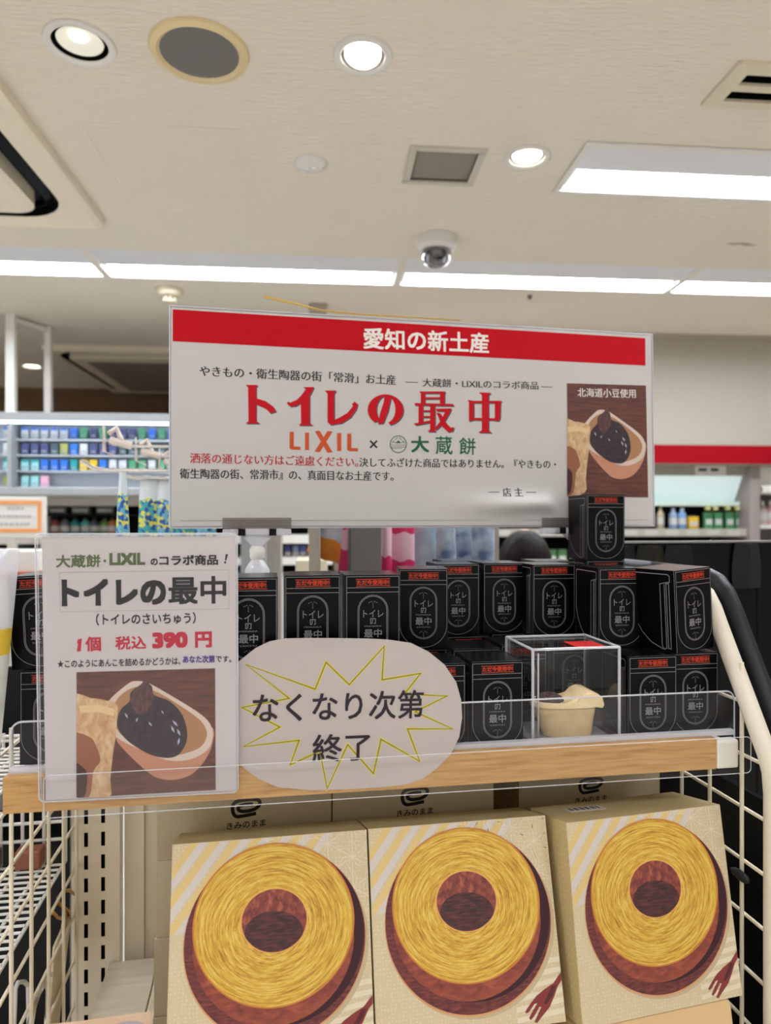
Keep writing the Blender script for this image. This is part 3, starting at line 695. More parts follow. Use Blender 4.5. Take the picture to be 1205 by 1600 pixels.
# ------------------------------------------------------------------ the big sign
SM = pose(0.0776, 1.2664, 0.3580, 12.07, -1.0, -0.1)
SW, SH = 0.89, 0.365
t = thing('shop_sign', 'large white sign with red header band and red title lettering, above the boxes', 'sign', matrix=SM @ Matrix.Translation((0, 0, -SH)))
SMI = SM.copy()
def warp(x, z):                                       # the sheet is pushed forward by a crease near its lower right
    z = z - SH
    a = 0.014 * math.exp(-((x - 0.175) / 0.085) ** 2 - ((z + 0.328) / 0.017) ** 2)
    b = 0.007 * math.exp(-((x - 0.225) / 0.05) ** 2 - ((z + 0.345 + 0.10 * (x - 0.225)) / 0.012) ** 2)
    k = min(1.0, max(0.0, (0.25 - x) / 0.03)); k = k * k * (3 - 2 * k)
    return (a - b * 0.7) * k
m = MB(); nx, nz = 150, 80
m.add([(-SW / 2 + SW * i / nx, -warp(-SW / 2 + SW * i / nx, SH * j / nz), SH * j / nz) for j in range(nz + 1) for i in range(nx + 1)],
      [(j * (nx + 1) + i, j * (nx + 1) + i + 1, (j + 1) * (nx + 1) + i + 1, (j + 1) * (nx + 1) + i) for j in range(nz) for i in range(nx)], 'sign_paper')
p = Print(m, SM @ Matrix.Translation((0, 0, -SH)), disp=warp)
A = lambda: p.crop(240, 460, 2.869); B = lambda: p.crop(640, 480, 2.869); T_ = lambda: p.crop(380, 590, 2.869)
blk = ink((34, 32, 34)); redi = mat('title_red', (196, 14, 30), 0.5, spec=0.15); rtx = ink((188, 46, 52)); shd = ink((84, 76, 86))
A(); q0 = [p.xz(a) for a in ((86, 67), (86, 210))]; B(); q1 = [p.xz(a) for a in ((1057, 139), (1058, 262))]
p2 = Print(m, None, disp=warp)
N_ = 40
top = [(q0[0][0] + (q1[0][0] - q0[0][0]) * i / N_, q0[0][1] + (q1[0][1] - q0[0][1]) * i / N_) for i in range(N_ + 1)]
bot = [(q0[1][0] + (q1[1][0] - q0[1][0]) * i / N_, q0[1][1] + (q1[1][1] - q0[1][1]) * i / N_) for i in range(N_ + 1)]
p2.poly(bot + top[::-1], mat('sign_red', (196, 8, 28), 0.5, spec=0.12), 1)
def PX(px, py): return ((px - p.org[0]) * p.sc, (py - p.org[1]) * p.sc)
A()
p.text('愛知の新土産', (940, 196), PX(764, 536.5), 96, ink((244, 240, 236)), 2, 0.022)
p.text('やきもの・衛生陶器の街「常滑」お土産', (206, 343), (1086, 384), 47, blk, 2, 0.0, 0.021)
p.stroke([(1128, 393), (1186, 395)], 3, blk, 2)
p.text('洒落の通じない方はご遠慮ください。', (163, 733), (918, 752), 46, rtx, 2, 0.0, 0.023)
p.text('決してふざけた商品ではありません。『やきもの・', (922, 752), PX(869, 725.5), 42, blk, 2, 0.0, 0.021)
p.text('衛生陶器の街、常滑市』の、真面目なお土産です。', (117, 803), (1076, 815), 46, blk, 2, 0.0, 0.023)
B()
p.text('大蔵餅・LIXILのコラボ商品', (58, 338), (578, 352), 38, blk, 2, 0.0, 0.018)
p.stroke([(590, 357), (640, 359)], 3, blk, 2)
p.text('店 主', (415, 830), (505, 830), 40, blk, 2, 0.0, 0.023); p.stroke([(353, 829), (400, 829)], 3, blk, 2); p.stroke([(520, 830), (567, 830)], 3, blk, 2)
# title letters, heavy serif forms with a grey shadow
T_()
ring_o = ell(638, 145, 80, 70, 40, -232, 75); ring_i = ell(640, 143, 42, 60, 40, 75, -232)
TITLE = [
 [(22, 42), (10, 33), (66, 33), (58, 43), (58, 195), (76, 206), (10, 206), (24, 196)], [(56, 92), (100, 105), (135, 130), (148, 152), (122, 160), (100, 138), (56, 118)],
 [(318, 42), (302, 75), (270, 106), (235, 128), (212, 130), (197, 118), (199, 108), (212, 112), (240, 100), (262, 78), (282, 50), (268, 43)], [(258, 110), (298, 78), (298, 204), (314, 214), (248, 214), (260, 204)],
 [(365, 58), (418, 58), (408, 72), (408, 190), (430, 180), (468, 158), (492, 128), (488, 118), (500, 108), (513, 118), (508, 140), (482, 178), (442, 204), (392, 212), (378, 200), (378, 72)],
 ring_o + ring_i, [(634, 80), (664, 84), (650, 150), (628, 205), (604, 208), (614, 160), (630, 110)],
 # 最
 [(795, 62), (908, 62), (903, 70), (903, 116), (882, 116), (882, 71), (815, 71), (815, 116), (796, 116), (796, 70), (788, 62)], [(815, 88), (882, 88), (882, 96), (815, 96)],
 [(770, 114), (940, 118), (944, 128), (768, 124)], [(786, 124), (806, 124), (806, 200), (786, 206)], [(838, 124), (860, 124), (860, 236), (866, 243), (826, 243), (838, 232)],
 [(806, 146), (838, 146), (838, 153), (806, 153)], [(806, 172), (838, 172), (838, 179), (806, 179)], [(764, 206), (838, 192), (838, 202), (774, 214)],
 [(866, 140), (934, 138), (926, 158), (898, 206), (864, 236), (860, 226), (888, 190), (906, 152), (866, 150)], [(866, 156), (884, 160), (912, 206), (930, 224), (946, 222), (940, 240), (918, 244), (894, 222)],
 # 中
 [(1006, 100), (1034, 104), (1034, 190), (1012, 196), (1012, 110)], [(1128, 104), (1160, 104), (1154, 112), (1152, 182), (1146, 194), (1128, 194)], [(1034, 104), (1128, 104), (1128, 114), (1034, 114)], [(1034, 180), (1128, 182), (1128, 192), (1034, 190)],
 [(1056, 66), (1112, 68), (1100, 78), (1100, 236), (1116, 248), (1052, 246), (1070, 236), (1070, 78)]]
for k, pl in enumerate(TITLE):
    p.poly([(x + 4.5, y + 4.5) for x, y in pl], shd, 1 + 0.05 * (k % 5)); p.poly(pl, redi, 2.2 + 0.05 * (k % 5))
# company lettering
A(); lo = ink((206, 82, 36))
for pl in ([(610, 616), (629, 616), (629, 681), (659, 683), (659, 697), (620, 696), (610, 690)], [(679, 620), (697, 620), (697, 698), (679, 698)], [(723, 614), (745, 611), (803, 708), (780, 710)], [(780, 612), (803, 615), (745, 708), (722, 704)],
           [(823, 622), (842, 622), (842, 702), (823, 702)], [(868, 624), (887, 624), (887, 688), (917, 690), (917, 704), (878, 703), (868, 697)]): p.poly(pl, lo, 2 + 0.2 * (pl[0][0] == 780))
p.stroke([(971, 656), (1002, 688)], 8, blk, 2); p.stroke([(1002, 656), (971, 688)], 8, blk, 2.2)
p.crop(580, 660, 6.025); gr = ink((28, 96, 66))
p.stroke(ell(256, 206, 76, 79, 40), 8, gr, 2, True)
for yy, a in ((214, 70), (232, 66), (244, 60)): p.stroke([(256 - a, yy), (256 + a * (0.6 if yy == 244 else 1), yy)], 4, gr, 2)
p.poly([(228, 196), (256, 168), (284, 196)], gr, 2)
for k in (-1, 1): p.stroke([(256 + k * 60, 196), (256 + k * 44, 176), (256 + k * 30, 196)], 6, gr, 2.2); p.stroke([(256 + k * 8, 140), (256 + k * 30, 166)], 6, gr, 2.2)
p.text('大', (374, 206), (545, 206), 156, gr, 2, 0.028); p.text('蔵', (606, 216), (766, 216), 172, gr, 2, 0.012); p.text('餅', (828, 222), (984, 226), 160, gr, 2, 0.012)

# the printed picture of the sweet, as traced on the price card (zoom units) and re-used on the sign
def sweet_print(p, f, corners):
    p.poly(corners, 'photo_wood', 1)
    xmin = min(c[0] for c in corners) + 1; ymax = max(c[1] for c in corners) - 4
    def g(pts): return [(max(xmin, f(a, b)[0]), min(ymax, f(a, b)[1])) for a, b in pts]
    def pl(pts, m, ly, sm=4): p.poly(g(spline(pts, sm) if sm else pts), m, ly)
    pl([(545, 1000), (600, 1075), (680, 1150), (740, 1190), (820, 1200), (900, 1175), (960, 1115), (1000, 1030), (985, 940), (760, 900), (600, 940)], ink((196, 138, 112)), 2)
    pl([(640, 735), (700, 745), (800, 800), (930, 880), (985, 930), (1003, 985), (985, 1050), (930, 1090), (860, 1110), (780, 1105), (680, 1065), (600, 1030), (540, 990), (480, 900), (515, 825), (600, 750)], ink((216, 196, 184)), 3)
    pl([(640, 762), (720, 778), (820, 832), (930, 908), (965, 950), (975, 990), (950, 1040), (890, 1070), (800, 1085), (700, 1050), (590, 1000), (550, 960), (520, 900), (560, 810)], ink((172, 126, 90)), 4)
    pl([(685, 742), (650, 760), (616, 790), (610, 830), (575, 862), (556, 900), (553, 950), (590, 1005), (650, 1050), (720, 1085), (800, 1096), (850, 1072), (882, 1000), (862, 900), (800, 830), (726, 800), (716, 760)], 'paste_print', 5)
    pl([(690, 704), (672, 742), (632, 780), (614, 830), (640, 880), (670, 893), (706, 860), (726, 806), (706, 760)], 'paste_cone', 6)
    for a in ([(588, 884), (604, 910)], [(812, 918), (838, 948)], [(806, 944), (822, 978)], [(834, 958), (850, 992)], [(760, 872), (772, 890)], [(700, 925), (716, 948)], [(846, 1000), (838, 1036)], [(650, 905), (640, 928)]):
        (x0, y0), (x1, y1) = a; mx, my = (x0 + x1) / 2, (y0 + y1) / 2; dx, dy = (y1 - y0) * 0.16, (x0 - x1) * 0.16
        p.poly(g([(x0, y0), (mx + dx, my + dy), (x1, y1), (mx - dx, my - dy)]), ink((176, 176, 204)), 7)
    pl([(340, 832), (430, 815), (500, 825), (550, 845), (554, 885), (545, 1000), (530, 1100), (520, 1200), (512, 1290), (340, 1290)], 'wafer_print', 7, 3)
    pl([(340, 1000), (420, 996), (452, 1035), (474, 1110), (440, 1160), (420, 1290), (340, 1290)], ink((150, 96, 70)), 8, 3)
    pl([(340, 1125), (392, 1140), (412, 1180), (396, 1290), (340, 1290)], ink((70, 36, 36)), 9, 3)
    p.poly(g([(372, 850), (470, 846), (540, 866), (536, 900), (470, 880), (380, 884)]), ink((226, 196, 150)), 8)
B(); sweet_print(p, lambda x, y: (808 + (x - 553) * 0.556, 460 + (y - 735) * 0.667), [(705, 341), (1060, 351), (1070, 853), (714, 849)])
p.text('北海道小豆使用', (752, 382), (1013, 388), 40, ink((240, 234, 226)), 9, 0.0, 0.012)
m.build('printed_sheet', t, smooth=True)
m = MB(); m.box(-SW / 2 - 0.003, SW / 2 + 0.003, 0.004, 0.006, -0.003, SH + 0.003, mat('backing', (226, 224, 222), 0.5)); m.build('backing_board', t)
m = MB()
rim(m, [(-SW / 2 - 0.002, -0.002), (SW / 2 + 0.004, -0.002), (SW / 2 + 0.004, SH + 0.003), (-SW / 2 - 0.002, SH + 0.003)], 0.003, 0.0022, 'clear_edge'); m.build('sleeve_edge', t)
m = MB(); m.box(-SW / 2 + 0.015, SW / 2 - 0.012, -0.0006, -0.0002, 0.009, 0.0096, ink((120, 116, 118))); m.build('sheet_crease', t)
# gold wire lying along the top edge
gm = SM @ Matrix.Translation((0, 0, -SH)); pg = Print(MB(), gm)
pts = [pg.xz(q) for q in ((412, 466), (430, 470), (470, 479), (500, 487), (560, 494), (640, 500), (720, 505))]
mat('gold', (212, 176, 96), 0.3, metal=0.8)
m = MB(); m.tube([(x, -0.008 if i < 4 else 0.003, max(z, SH + 0.0085) if i > 3 else z) for i, (x, z) in enumerate(pts)], [0.0022, 0.0022, 0.0018, 0.0015, 0.0014, 0.0012, 0.001], 'gold', 6)
tag(m.build('gold_tie', matrix=gm), 'thin gold twist tie sticking up along the top edge of the big sign', 'tie')
# clip stands carrying the sign
def clip(px0, px1, base_z, label):
    a = Print(None, gm).xz((px0, 825)); b = Print(None, gm).xz((px1, 825)); xc = (a[0] + b[0]) / 2; hw = abs(b[0] - a[0]) / 2
    t = thing('sign_clip', label, 'sign holder', matrix=gm @ Matrix.Translation((xc, 0, 0)), group='clear clips under the big sign')
    m = MB(); m.box(-hw, hw, -0.005, -0.003, -0.004, 0.014, 'jaw_clear'); m.box(-hw, hw, 0.009, 0.011, -0.004, 0.014, 'clear_edge'); m.build('jaw', t)
    m = MB(); m.box(-hw, hw, -0.006, 0.012, -0.016, -0.005, 'clear_edge'); m.build('clip_bar', t, bevel=0.002)
    for x in (-0.45, 0.45): MB().box(x * hw - 0.006, x * hw + 0.006, -0.0075, 0.013, -0.0165, -0.0045, 'dark').build('spring_band', t)
    m = MB(); m.zprism([(-0.026, -0.003), (0.026, -0.003), (0.026, 0.009), (-0.026, 0.009)], -0.019, -0.016, 'clear_edge'); m.prism([(-0.026, -0.017), (0.026, -0.017), (0.009, -0.034), (-0.009, -0.034)], -0.003, 0.009, 'clear_edge'); m.build('yoke', t)
    MB().lathe([(0.009, -0.058), (0.0125, -0.054), (0.013, -0.040), (0.010, -0.034)], 'white_plastic', 20, Matrix.Translation((0, 0.003, 0))).build('knuckle', t, smooth=True)
    MB().lathe([(0.0205, base_z), (0.0205, -0.074), (0.016, -0.066), (0.009, -0.056)], 'clear_edge', 24, Matrix.Translation((0, 0.003, 0))).build('post', t, smooth=True)
    return t
zb = (SZ + EYE) - (gm.translation.z) + 0.001
clip(348, 455, zb, 'clear sign clip on a swivel post at the lower left of the big sign')
clip(846, 958, zb, 'clear sign clip at the lower right of the big sign, behind the topmost box')

# ------------------------------------------------------------------ price card in its clear sleeve
KM = pose(-0.2763, 0.7940, -0.0166, 7.74, 2.37, 0.0) @ Matrix.Translation((0, -0.0015, -0.297))
t = thing('price_card', 'white price card with photo of a filled wafer, in a clear sleeve at the left', 'price card', matrix=KM)
m = MB(); m.box(-0.105, 0.105, 0, 0.0006, 0, 0.297, 'paper'); p = Print(m, KM).crop(0, 820, 3.0125)
gn = ink((84, 100, 58)); rd = ink((188, 24, 52)); pu = ink((72, 60, 138)); bk = ink((12, 14, 18))
p.text('大蔵餅', (263, 172), (474, 170), 62, gn, 2, 0.024); p.poly(ell(494, 170, 7, 7, 12), gn, 2); p.text('LIXIL', (515, 162), (684, 160), 58, gn, 2, 0.05)
p.text('の', (709, 175), (743, 174), 33, bk, 2, 0.035); p.text('コラボ商品', (750, 168), (1027, 164), 50, bk, 2, 0.035); p.poly([(1062, 138), (1074, 138), (1066, 168), (1059, 168)], bk, 2); p.poly(ell(1060, 177, 5.5, 5.5, 10), bk, 2)
p.stroke([(280, 225), (1077, 212), (1078, 395), (284, 410)], 1.6, ink((150, 146, 146)), 1, True)
p.text('トイレの', (290, 320), (782, 313), 128, bk, 2, 0.05); p.text('最中', (793, 309), (1066, 305), 132, bk, 2, 0.026)
p.text('（トイレのさいちゅう）', (452, 446), (922, 438), 56, bk, 2, 0.022)
p.poly([(366, 540), (386, 534), (381, 596), (362, 596), (368, 556), (362, 558)], rd, 2); p.text('個', (402, 562), (476, 560), 70, rd, 2, 0.03); p.text('税込', (543, 557), (689, 553), 64, rd, 2, 0.024); p.text('390', (717, 545), (884, 540), 76, rd, 2, 0.055); p.text('円', (918, 541), (998, 539), 76, rd, 2, 0.045)
p.text('★このようにあんこを詰めるかどうかは、', (271, 655), (850, 640), 38, bk, 2, 0.02); p.text('あなた次第', (861, 633), (1012, 631), 36, pu, 2, 0.035); p.text('です。', (1016, 630), (1090, 632), 30, bk, 2, 0.02)
sweet_print(p, lambda x, y: (x, y), [(360, 694), (1013, 675), (1016, 1248), (366, 1285)])
m.build('printed_sheet', t)
m = MB(); g = round_rect(-0.1115, 0.107, -0.0008, 0.3, 0.006)
m.prism(g, -0.0032, -0.0028, 'film'); m.prism(g, 0.0012, 0.0016, 'clear'); sl = m.build('clear_sleeve', t)
m = MB(); rim(m, g, -0.001, 0.0009, 'clear_edge'); rim(m, round_rect(-0.1085, 0.1055, -0.0005, 0.2985, 0.004), -0.0032, 0.0004, 'clear_edge'); m.build('sleeve_edge', sl)

# ------------------------------------------------------------------ oval notice
o0 = cpx(545, 0.845)
OM = DT(o0[0], FV - 0.0010, 0, 0) 
OM = Matrix.Translation((0, 0, -0.36)) @ OM
t = thing('oval_notice', 'oval white paper notice with a yellow starburst, stuck on the shelf front', 'notice', matrix=OM)
m = MB(); p = Print(m, OM).crop(360, 980, 3.257)
ol = [(-20, 600), (-45, 450), (-20, 280), (35, 180), (130, 105), (200, 72), (280, 57), (420, 55), (560, 56), (700, 58), (800, 63), (920, 80), (1010, 125), (1090, 190), (1150, 280), (1175, 370), (1180, 460), (1165, 560), (1120, 650), (1050, 720), (980, 770), (900, 800), (760, 815), (600, 825), (420, 830), (300, 820), (240, 815), (140, 770), (60, 710), (10, 660)]
m.prism([p.xz(q) for q in ol], 0, 0.0006, 'notice_paper')
star = [(80, 190), (432, 315), (487, 178), (605, 292), (783, 97), (772, 268), (968, 235), (885, 340), (1102, 350), (940, 430), (1130, 517), (902, 517), (963, 682), (767, 570), (728, 745), (597, 597), (493, 820), (455, 630), (305, 700), (350, 575), (65, 608), (252, 508), (60, 408), (300, 362)]
p.stroke(star, 17, ink((206, 194, 128)), 1, True); p.stroke(star, 10, ink((196, 180, 50)), 2, True); p.stroke(star, 3.4, ink((98, 88, 26)), 3, True)
p.text('なくなり次第', (113, 412), (984, 390), 150, ink((44, 34, 44)), 4, 0.012); p.text('終了', (418, 618), (712, 606), 142, ink((44, 34, 44)), 4, 0.012)
m.build('paper', t)
m = MB(); p = Print(m, OM).crop(360, 980, 3.257)
a, b = p.xz((350, 66)), p.xz((740, 92)); m.box(a[0], b[0], -0.0012, -0.0009, b[1], a[1], 'clear'); m.build('tape', t)

# ------------------------------------------------------------------ gondola: post, back panel, lower deck
DZ = -0.764
t = thing('slotted_post', 'beige slotted steel upright at the back left of the display', 'upright', D(-0.006, 0.43, -EYE), R(DYAW - YAW))
m = MB()
top = EYE - 0.31
hw = 0.04; sx = (-0.016, 0.012); sw_ = 0.0065; pitch = 0.0395; hh_ = 0.0245
cols = [-hw, sx[0] - sw_ / 2, sx[0] + sw_ / 2, sx[1] - sw_ / 2, sx[1] + sw_ / 2, hw]
for a, b in ((0, 1), (2, 3), (4, 5)): m.add([(cols[a], 0, 0.02), (cols[b], 0, 0.02), (cols[b], 0, top), (cols[a], 0, top)], [(0, 1, 2, 3)], 'beige_metal')
z = 0.6; 
m_lo = [0.02]
for a, b in ((1, 2), (3, 4)):
    zz = 0.62; last = 0.02
    while zz + hh_ < top:
        m.add([(cols[a], 0, last), (cols[b], 0, last), (cols[b], 0, zz), (cols[a], 0, zz)], [(0, 1, 2, 3)], 'beige_metal'); last = zz + hh_; zz += pitch
    m.add([(cols[a], 0, last), (cols[b], 0, last), (cols[b], 0, top), (cols[a], 0, top)], [(0, 1, 2, 3)], 'beige_metal')
for x in (-hw, hw): m.add([(x, 0, 0.02), (x, 0.03, 0.02), (x, 0.03, top), (x, 0, top)], [(0, 1, 2, 3)], 'beige_metal')
m.build('slotted_face', t)
MB().box(-hw + 0.001, hw - 0.001, 0.028, 0.03, 0.02, top, 'dark').build('inner_channel', t)
MB().box(-hw, hw, 0.0, 0.03, 0, 0.02, 'beige_metal').build('foot', t)
t = thing('metal_panel', 'beige metal back panel of the display behind the cream boxes', 'panel', D(0.47, 0.452, -EYE), R(DYAW - YAW))
m = MB(); m.box(-0.432, 0.432, 0, 0.006, 0.05, EYE - 0.31, 'beige_metal'); m.build('sheet', t, bevel=0.001)
m = MB(); g = round_rect(-0.40, 0.40, EYE - 0.742, EYE - 0.475, 0.03); rim(m, g, -0.0005, 0.0016, 'beige_metal'); m.build('pressed_rib', t, smooth=True)
MB().box(-0.432, -0.398, -0.006, -0.0002, 0.05, EYE - 0.31, 'beige_metal').build('edge_flange', t, bevel=0.001)
t = thing('lower_deck', 'pale metal lower deck with grey grain under the cream gift boxes', 'deck', D(0, 0, -EYE), R(DYAW - YAW))
mat('deck', (238, 228, 208), 0.4, vary=((220, 210, 190), 9, (1.0, 9, 9)))
MB().box(0.018, 0.1, -0.14, 0.425, EYE + DZ - 0.03, EYE + DZ, 'deck').build('side_plate', t, bevel=0.002)
MB().box(0.1012, 0.905, -0.14, 0.43, EYE + DZ - 0.03, EYE + DZ, 'deck').build('top_plate', t, bevel=0.004)
MB().box(0.018, 0.905, -0.12, 0.425, 0, EYE + DZ - 0.0305, 'beige_metal').build('plinth', t)

# wire side panels
def mesh_panel(name, u, vs, z0, z1, zs, label, r=0.0028, m_='beige_metal', frame=None):
    t = thing(name, label, 'mesh panel', D(u, 0, -EYE), R(DYAW - YAW), 'wire side panels')
    for v in vs: MB().tube([(0, v, EYE + z0), (0, v, EYE + z1)], r, m_, 8).build('upright_rod', t, smooth=True)
    cs = 0.0052 if frame else -0.0052
    for z in zs:
        vf = vs[0] - 0.09
        if frame:
            vf = next((a[0] + (b[0] - a[0]) * (a[1] - z) / max(1e-6, a[1] - b[1]) for a, b in zip(frame[:-1], frame[1:]) if a[1] >= z >= b[1]), vs[0] - 0.058)
        MB().tube([(cs, vf, EYE + z), (cs, 0.425, EYE + z)], r * 0.92, m_, 8).build('cross_rod', t, smooth=True)
    if frame: MB().tube([(0, v, EYE + z) for v, z in frame], 0.012, mat('tube_beige', (218, 208, 190), 0.4), 14).build('frame_tube', t, smooth=True)
    return t
zl = [-0.29 - 0.0765 * k for k in range(0, 8)]
mesh_panel('mesh_panel', -0.032, [0.10, 0.177, 0.254, 0.331, 0.408], -1.30, -0.262, zl, 'beige wire side panel at the display left end, before the white rack')
fr = [(v, z) for v, z in ((0.44, -0.098), (0.12, -0.098))] + [(0.095, -0.099), (0.078, -0.106), (0.062, -0.124), (0.045, -0.152), (0.0, -0.222), (-0.035, -0.277), (-0.05, -0.30), (-0.058, -0.32), (-0.061, -0.345), (-0.061, -0.9), (-0.061, -1.495)]
mesh_panel('mesh_panel', 0.921, [0.0, 0.07, 0.14, 0.21, 0.28, 0.35, 0.42], -1.30, -0.19, [-0.245 - 0.0715 * k for k in range(0, 9)], 'beige wire side panel with sloping tube frame at the display right end', frame=fr)
t = MB()
pts = [(0.44, -0.085), (0.17, -0.085), (0.135, -0.086), (0.112, -0.092), (0.092, -0.108), (0.075, -0.132), (0.03, -0.205), (-0.01, -0.27), (-0.05, -0.335), (-0.06, -0.36), (-0.062, -0.4), (-0.062, -1.495)]
t.tube([(0, v, EYE + z) for v, z in pts], 0.0145, 'black_tube', 14)
tag(t.build('black_frame_tube', loc=D(0.962, 0, -EYE), rz=R(DYAW - YAW), smooth=True), 'thick black bent tube just behind the sloping beige tube at the right', 'frame tube')
c = D(0.975, 0.04, 0)
m = MB(); mat('rag', (34, 36, 40), 0.8)
# small black clip on the mesh
m.loft([[(0.005 * k * math.cos(a), 0.018 * q, 0.006 * k * math.sin(a)) for a in [i * math.pi / 5 for i in range(10)]] for q, k in ((-1, 0.3), (-0.7, 1), (0, 1.2), (0.6, 0.9), (1, 0.3))], 'rag')
tag(m.build('cable_clip', loc=D(0.915, -0.004, -0.475), rz=R(DYAW - YAW), smooth=True), 'small black clip on the beige wire panel at the right', 'clip')
# neighbouring black fixture behind and right
t = thing('black_display_unit', 'glossy black display unit with a thin pale top edge behind the boxes at the right', 'display unit', D(0.55, 0.50, -EYE), R(DYAW - YAW))
TZ = EYE - 0.0455
m = MB(); m.box(0.38, 2.2, 0.02, 0.045, 0.0, TZ, 'navy'); m.build('back_wall', t)
MB().box(0.38, 2.2, 0.018, 0.047, TZ, TZ + 0.004, 'steel').build('top_trim', t)
m = MB(); m.box(0.475, 0.485, -0.62, 0.02, 0.0, EYE - 0.42, 'navy'); m.build('side_wall', t)
m = MB()
for k in range(6): m.box(0.52 + 0.27 * k, 0.523 + 0.27 * k, 0.0185, 0.02, 0.0, TZ - 0.002, 'dark')
m.build('panel_seam', t)
for k, (x, zc, hh2, c_) in enumerate(((0.47, 0.05, 0.045, (20, 22, 26)), (0.535, 0.055, 0.05, (30, 29, 20)), (0.60, 0.045, 0.04, (18, 20, 25)), (0.76, 0.05, 0.048, (22, 24, 30)))):
    mm_ = MB(); mm_.loft([[(x + sx_ * 0.035 * w_, 0.006 + q, TZ - zc + zz) for sx_, q in ((-1, 0.008), (0, -0.006 * w_), (1, 0.008), (0, 0.012))] for zz, w_ in ((-hh2, 0.95), (-hh2 * 0.5, 1.0), (0, 1.0), (hh2 * 0.6, 0.9), (hh2, 0.8))], mat('dim_pack_%d' % k, c_, 0.3, spec=0.2))
    o = mm_.build('dark_pouch', smooth=True, matrix=DT(0.55, 0.50, -EYE)); tag(o, 'dim dark pouch on the black unit, %s' % ('left of the twisted box', 'with olive mark above the twisted box', 'above the twisted box', 'with a pale hang hole at the far right')[k], 'pouch', 'dark pouches on the black unit')

# ------------------------------------------------------------------ gift boxes of ring cake
GS, GT = 0.230, 0.094
poseA = pose(-0.1366, 0.8455, -0.3788, 10.1, -16.0); poseB = pose(0.0920, 0.8858, -0.3780, 10.1, -16.0); poseC = pose(0.3341, 0.9039, -0.3748, 16.4, -10.5, 0.7)
m = MB(); hw = GS / 2
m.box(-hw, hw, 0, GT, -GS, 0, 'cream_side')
m.add([(-hw, -0.00004, -GS), (hw, -0.00004, -GS), (hw, -0.00004, 0), (-hw, -0.00004, 0)], [(0, 1, 2, 3)], 'cream')
p = Print(m, poseB).crop(560, 1200, 3.544)
def clipbox(pts):
    """clip a convex-ish polygon in local x,z to the front of the box"""
    def cut(ps, ins, isec):
        o = []
        for i in range(len(ps)):
            a, b = ps[i - 1], ps[i]
            if ins(b):
                if not ins(a): o.append(isec(a, b))
                o.append(b)
            elif ins(a): o.append(isec(a, b))
        return o
    for ax, lim, sg in ((0, hw - 0.0003, 1), (0, -hw + 0.0003, -1), (1, -0.0003, 1), (1, -GS + 0.0003, -1)):
        def isec(a, b): t_ = (lim - a[ax]) / (b[ax] - a[ax]); return tuple(a[k] + (b[k] - a[k]) * t_ for k in (0, 1))
        pts = cut(pts, lambda q: sg * q[ax] <= sg * lim, isec)
        if not pts: return pts
    return pts
lp = Print(m)
def cpoly(pts, mt, ly):
    q = clipbox(pts)
    if len(q) > 2: lp.poly(q, mt, ly)
# diagonal stripes at the top left, running up to the right
for k in range(7):
    a = -hw - 0.055 + k * 0.0245; w2 = 0.0105
    cpoly([q for q in ((a, -0.095), (a + w2, -0.095), (a + w2 + 0.075, 0.0), (a + 0.075, 0.0))], 'stripe' if k % 1 == 0 else 'cream', 1)
    cpoly([(a + w2, -0.095), (a + 2 * w2, -0.095), (a + 2 * w2 + 0.075, 0.0), (a + w2 + 0.075, 0.0)], 'stripe_pale', 1)
# hemp-leaf pattern at the top right
def seg(a, b, wd, mt, ly):
    d = Vector((b[0] - a[0], b[1] - a[1]))
    if d.length < 1e-6: return
    d.normalize(); n = Vector((-d.y, d.x)) * wd / 2
    cpoly([(a[0] + n.x, a[1] + n.y), (a[0] - n.x, a[1] - n.y), (b[0] - n.x, b[1] - n.y), (b[0] + n.x, b[1] + n.y)], mt, ly)
pale = ink((218, 206, 180)); s_ = 0.034
for i in range(0, 5):
    for j in range(0, 4):
        cx_ = 0.008 + i * s_ * 0.866 * 1.0; cz_ = -0.012 - j * s_ + (s_ / 2 if i % 2 else 0)
        if cx_ + cz_ * -0.0 < -0.02 or j * 0.034 > 0.02 + i * 0.03: continue
        for k in range(6):
            a = R(30 + 60 * k); e1 = (cx_ + s_ / 1.732 * math.cos(a), cz_ + s_ / 1.732 * math.sin(a))
            seg((cx_, cz_), e1, 0.0008, pale, 1.2)
            a2 = R(60 * k); e2 = (cx_ + s_ / 2 * math.cos(a2 + R(30) + R(0)) * 0 + cx_ * 0 + s_ / 3 * math.cos(a2) , cz_ + s_ / 3 * math.sin(a2)); e2 = (cx_ + s_ / 3 * math.cos(a2), cz_ + s_ / 3 * math.sin(a2))
            seg((cx_, cz_), e2, 0.0006, pale, 1.3); seg(e2, e1, 0.0006, pale, 1.4)
# pale bands at the lower right
for k in range(6): cpoly([(0.055, -0.165 - 0.011 * k), (hw, -0.160 - 0.011 * k), (hw, -0.1655 - 0.011 * k), (0.055, -0.1705 - 0.011 * k)], pale, 1)
def cE(pts, mt, ly, sm=True):
    q = clipbox([p.xz(a) for a in pts]); 
    if len(q) > 2: lp.poly(q, mt, ly)
cE(ell(622, 880, 462, 514, 64), ink((186, 168, 136)), 2)                # soft grey-brown wash round the plate
cE(ell(607, 860, 462, 520, 72), ink((206, 150, 104)), 3)                # plate edge
cE(ell(607, 855, 458, 512, 72), 'plate', 4)
cE(ell(638, 832, 420, 464, 72), ink((58, 26, 34)), 5)
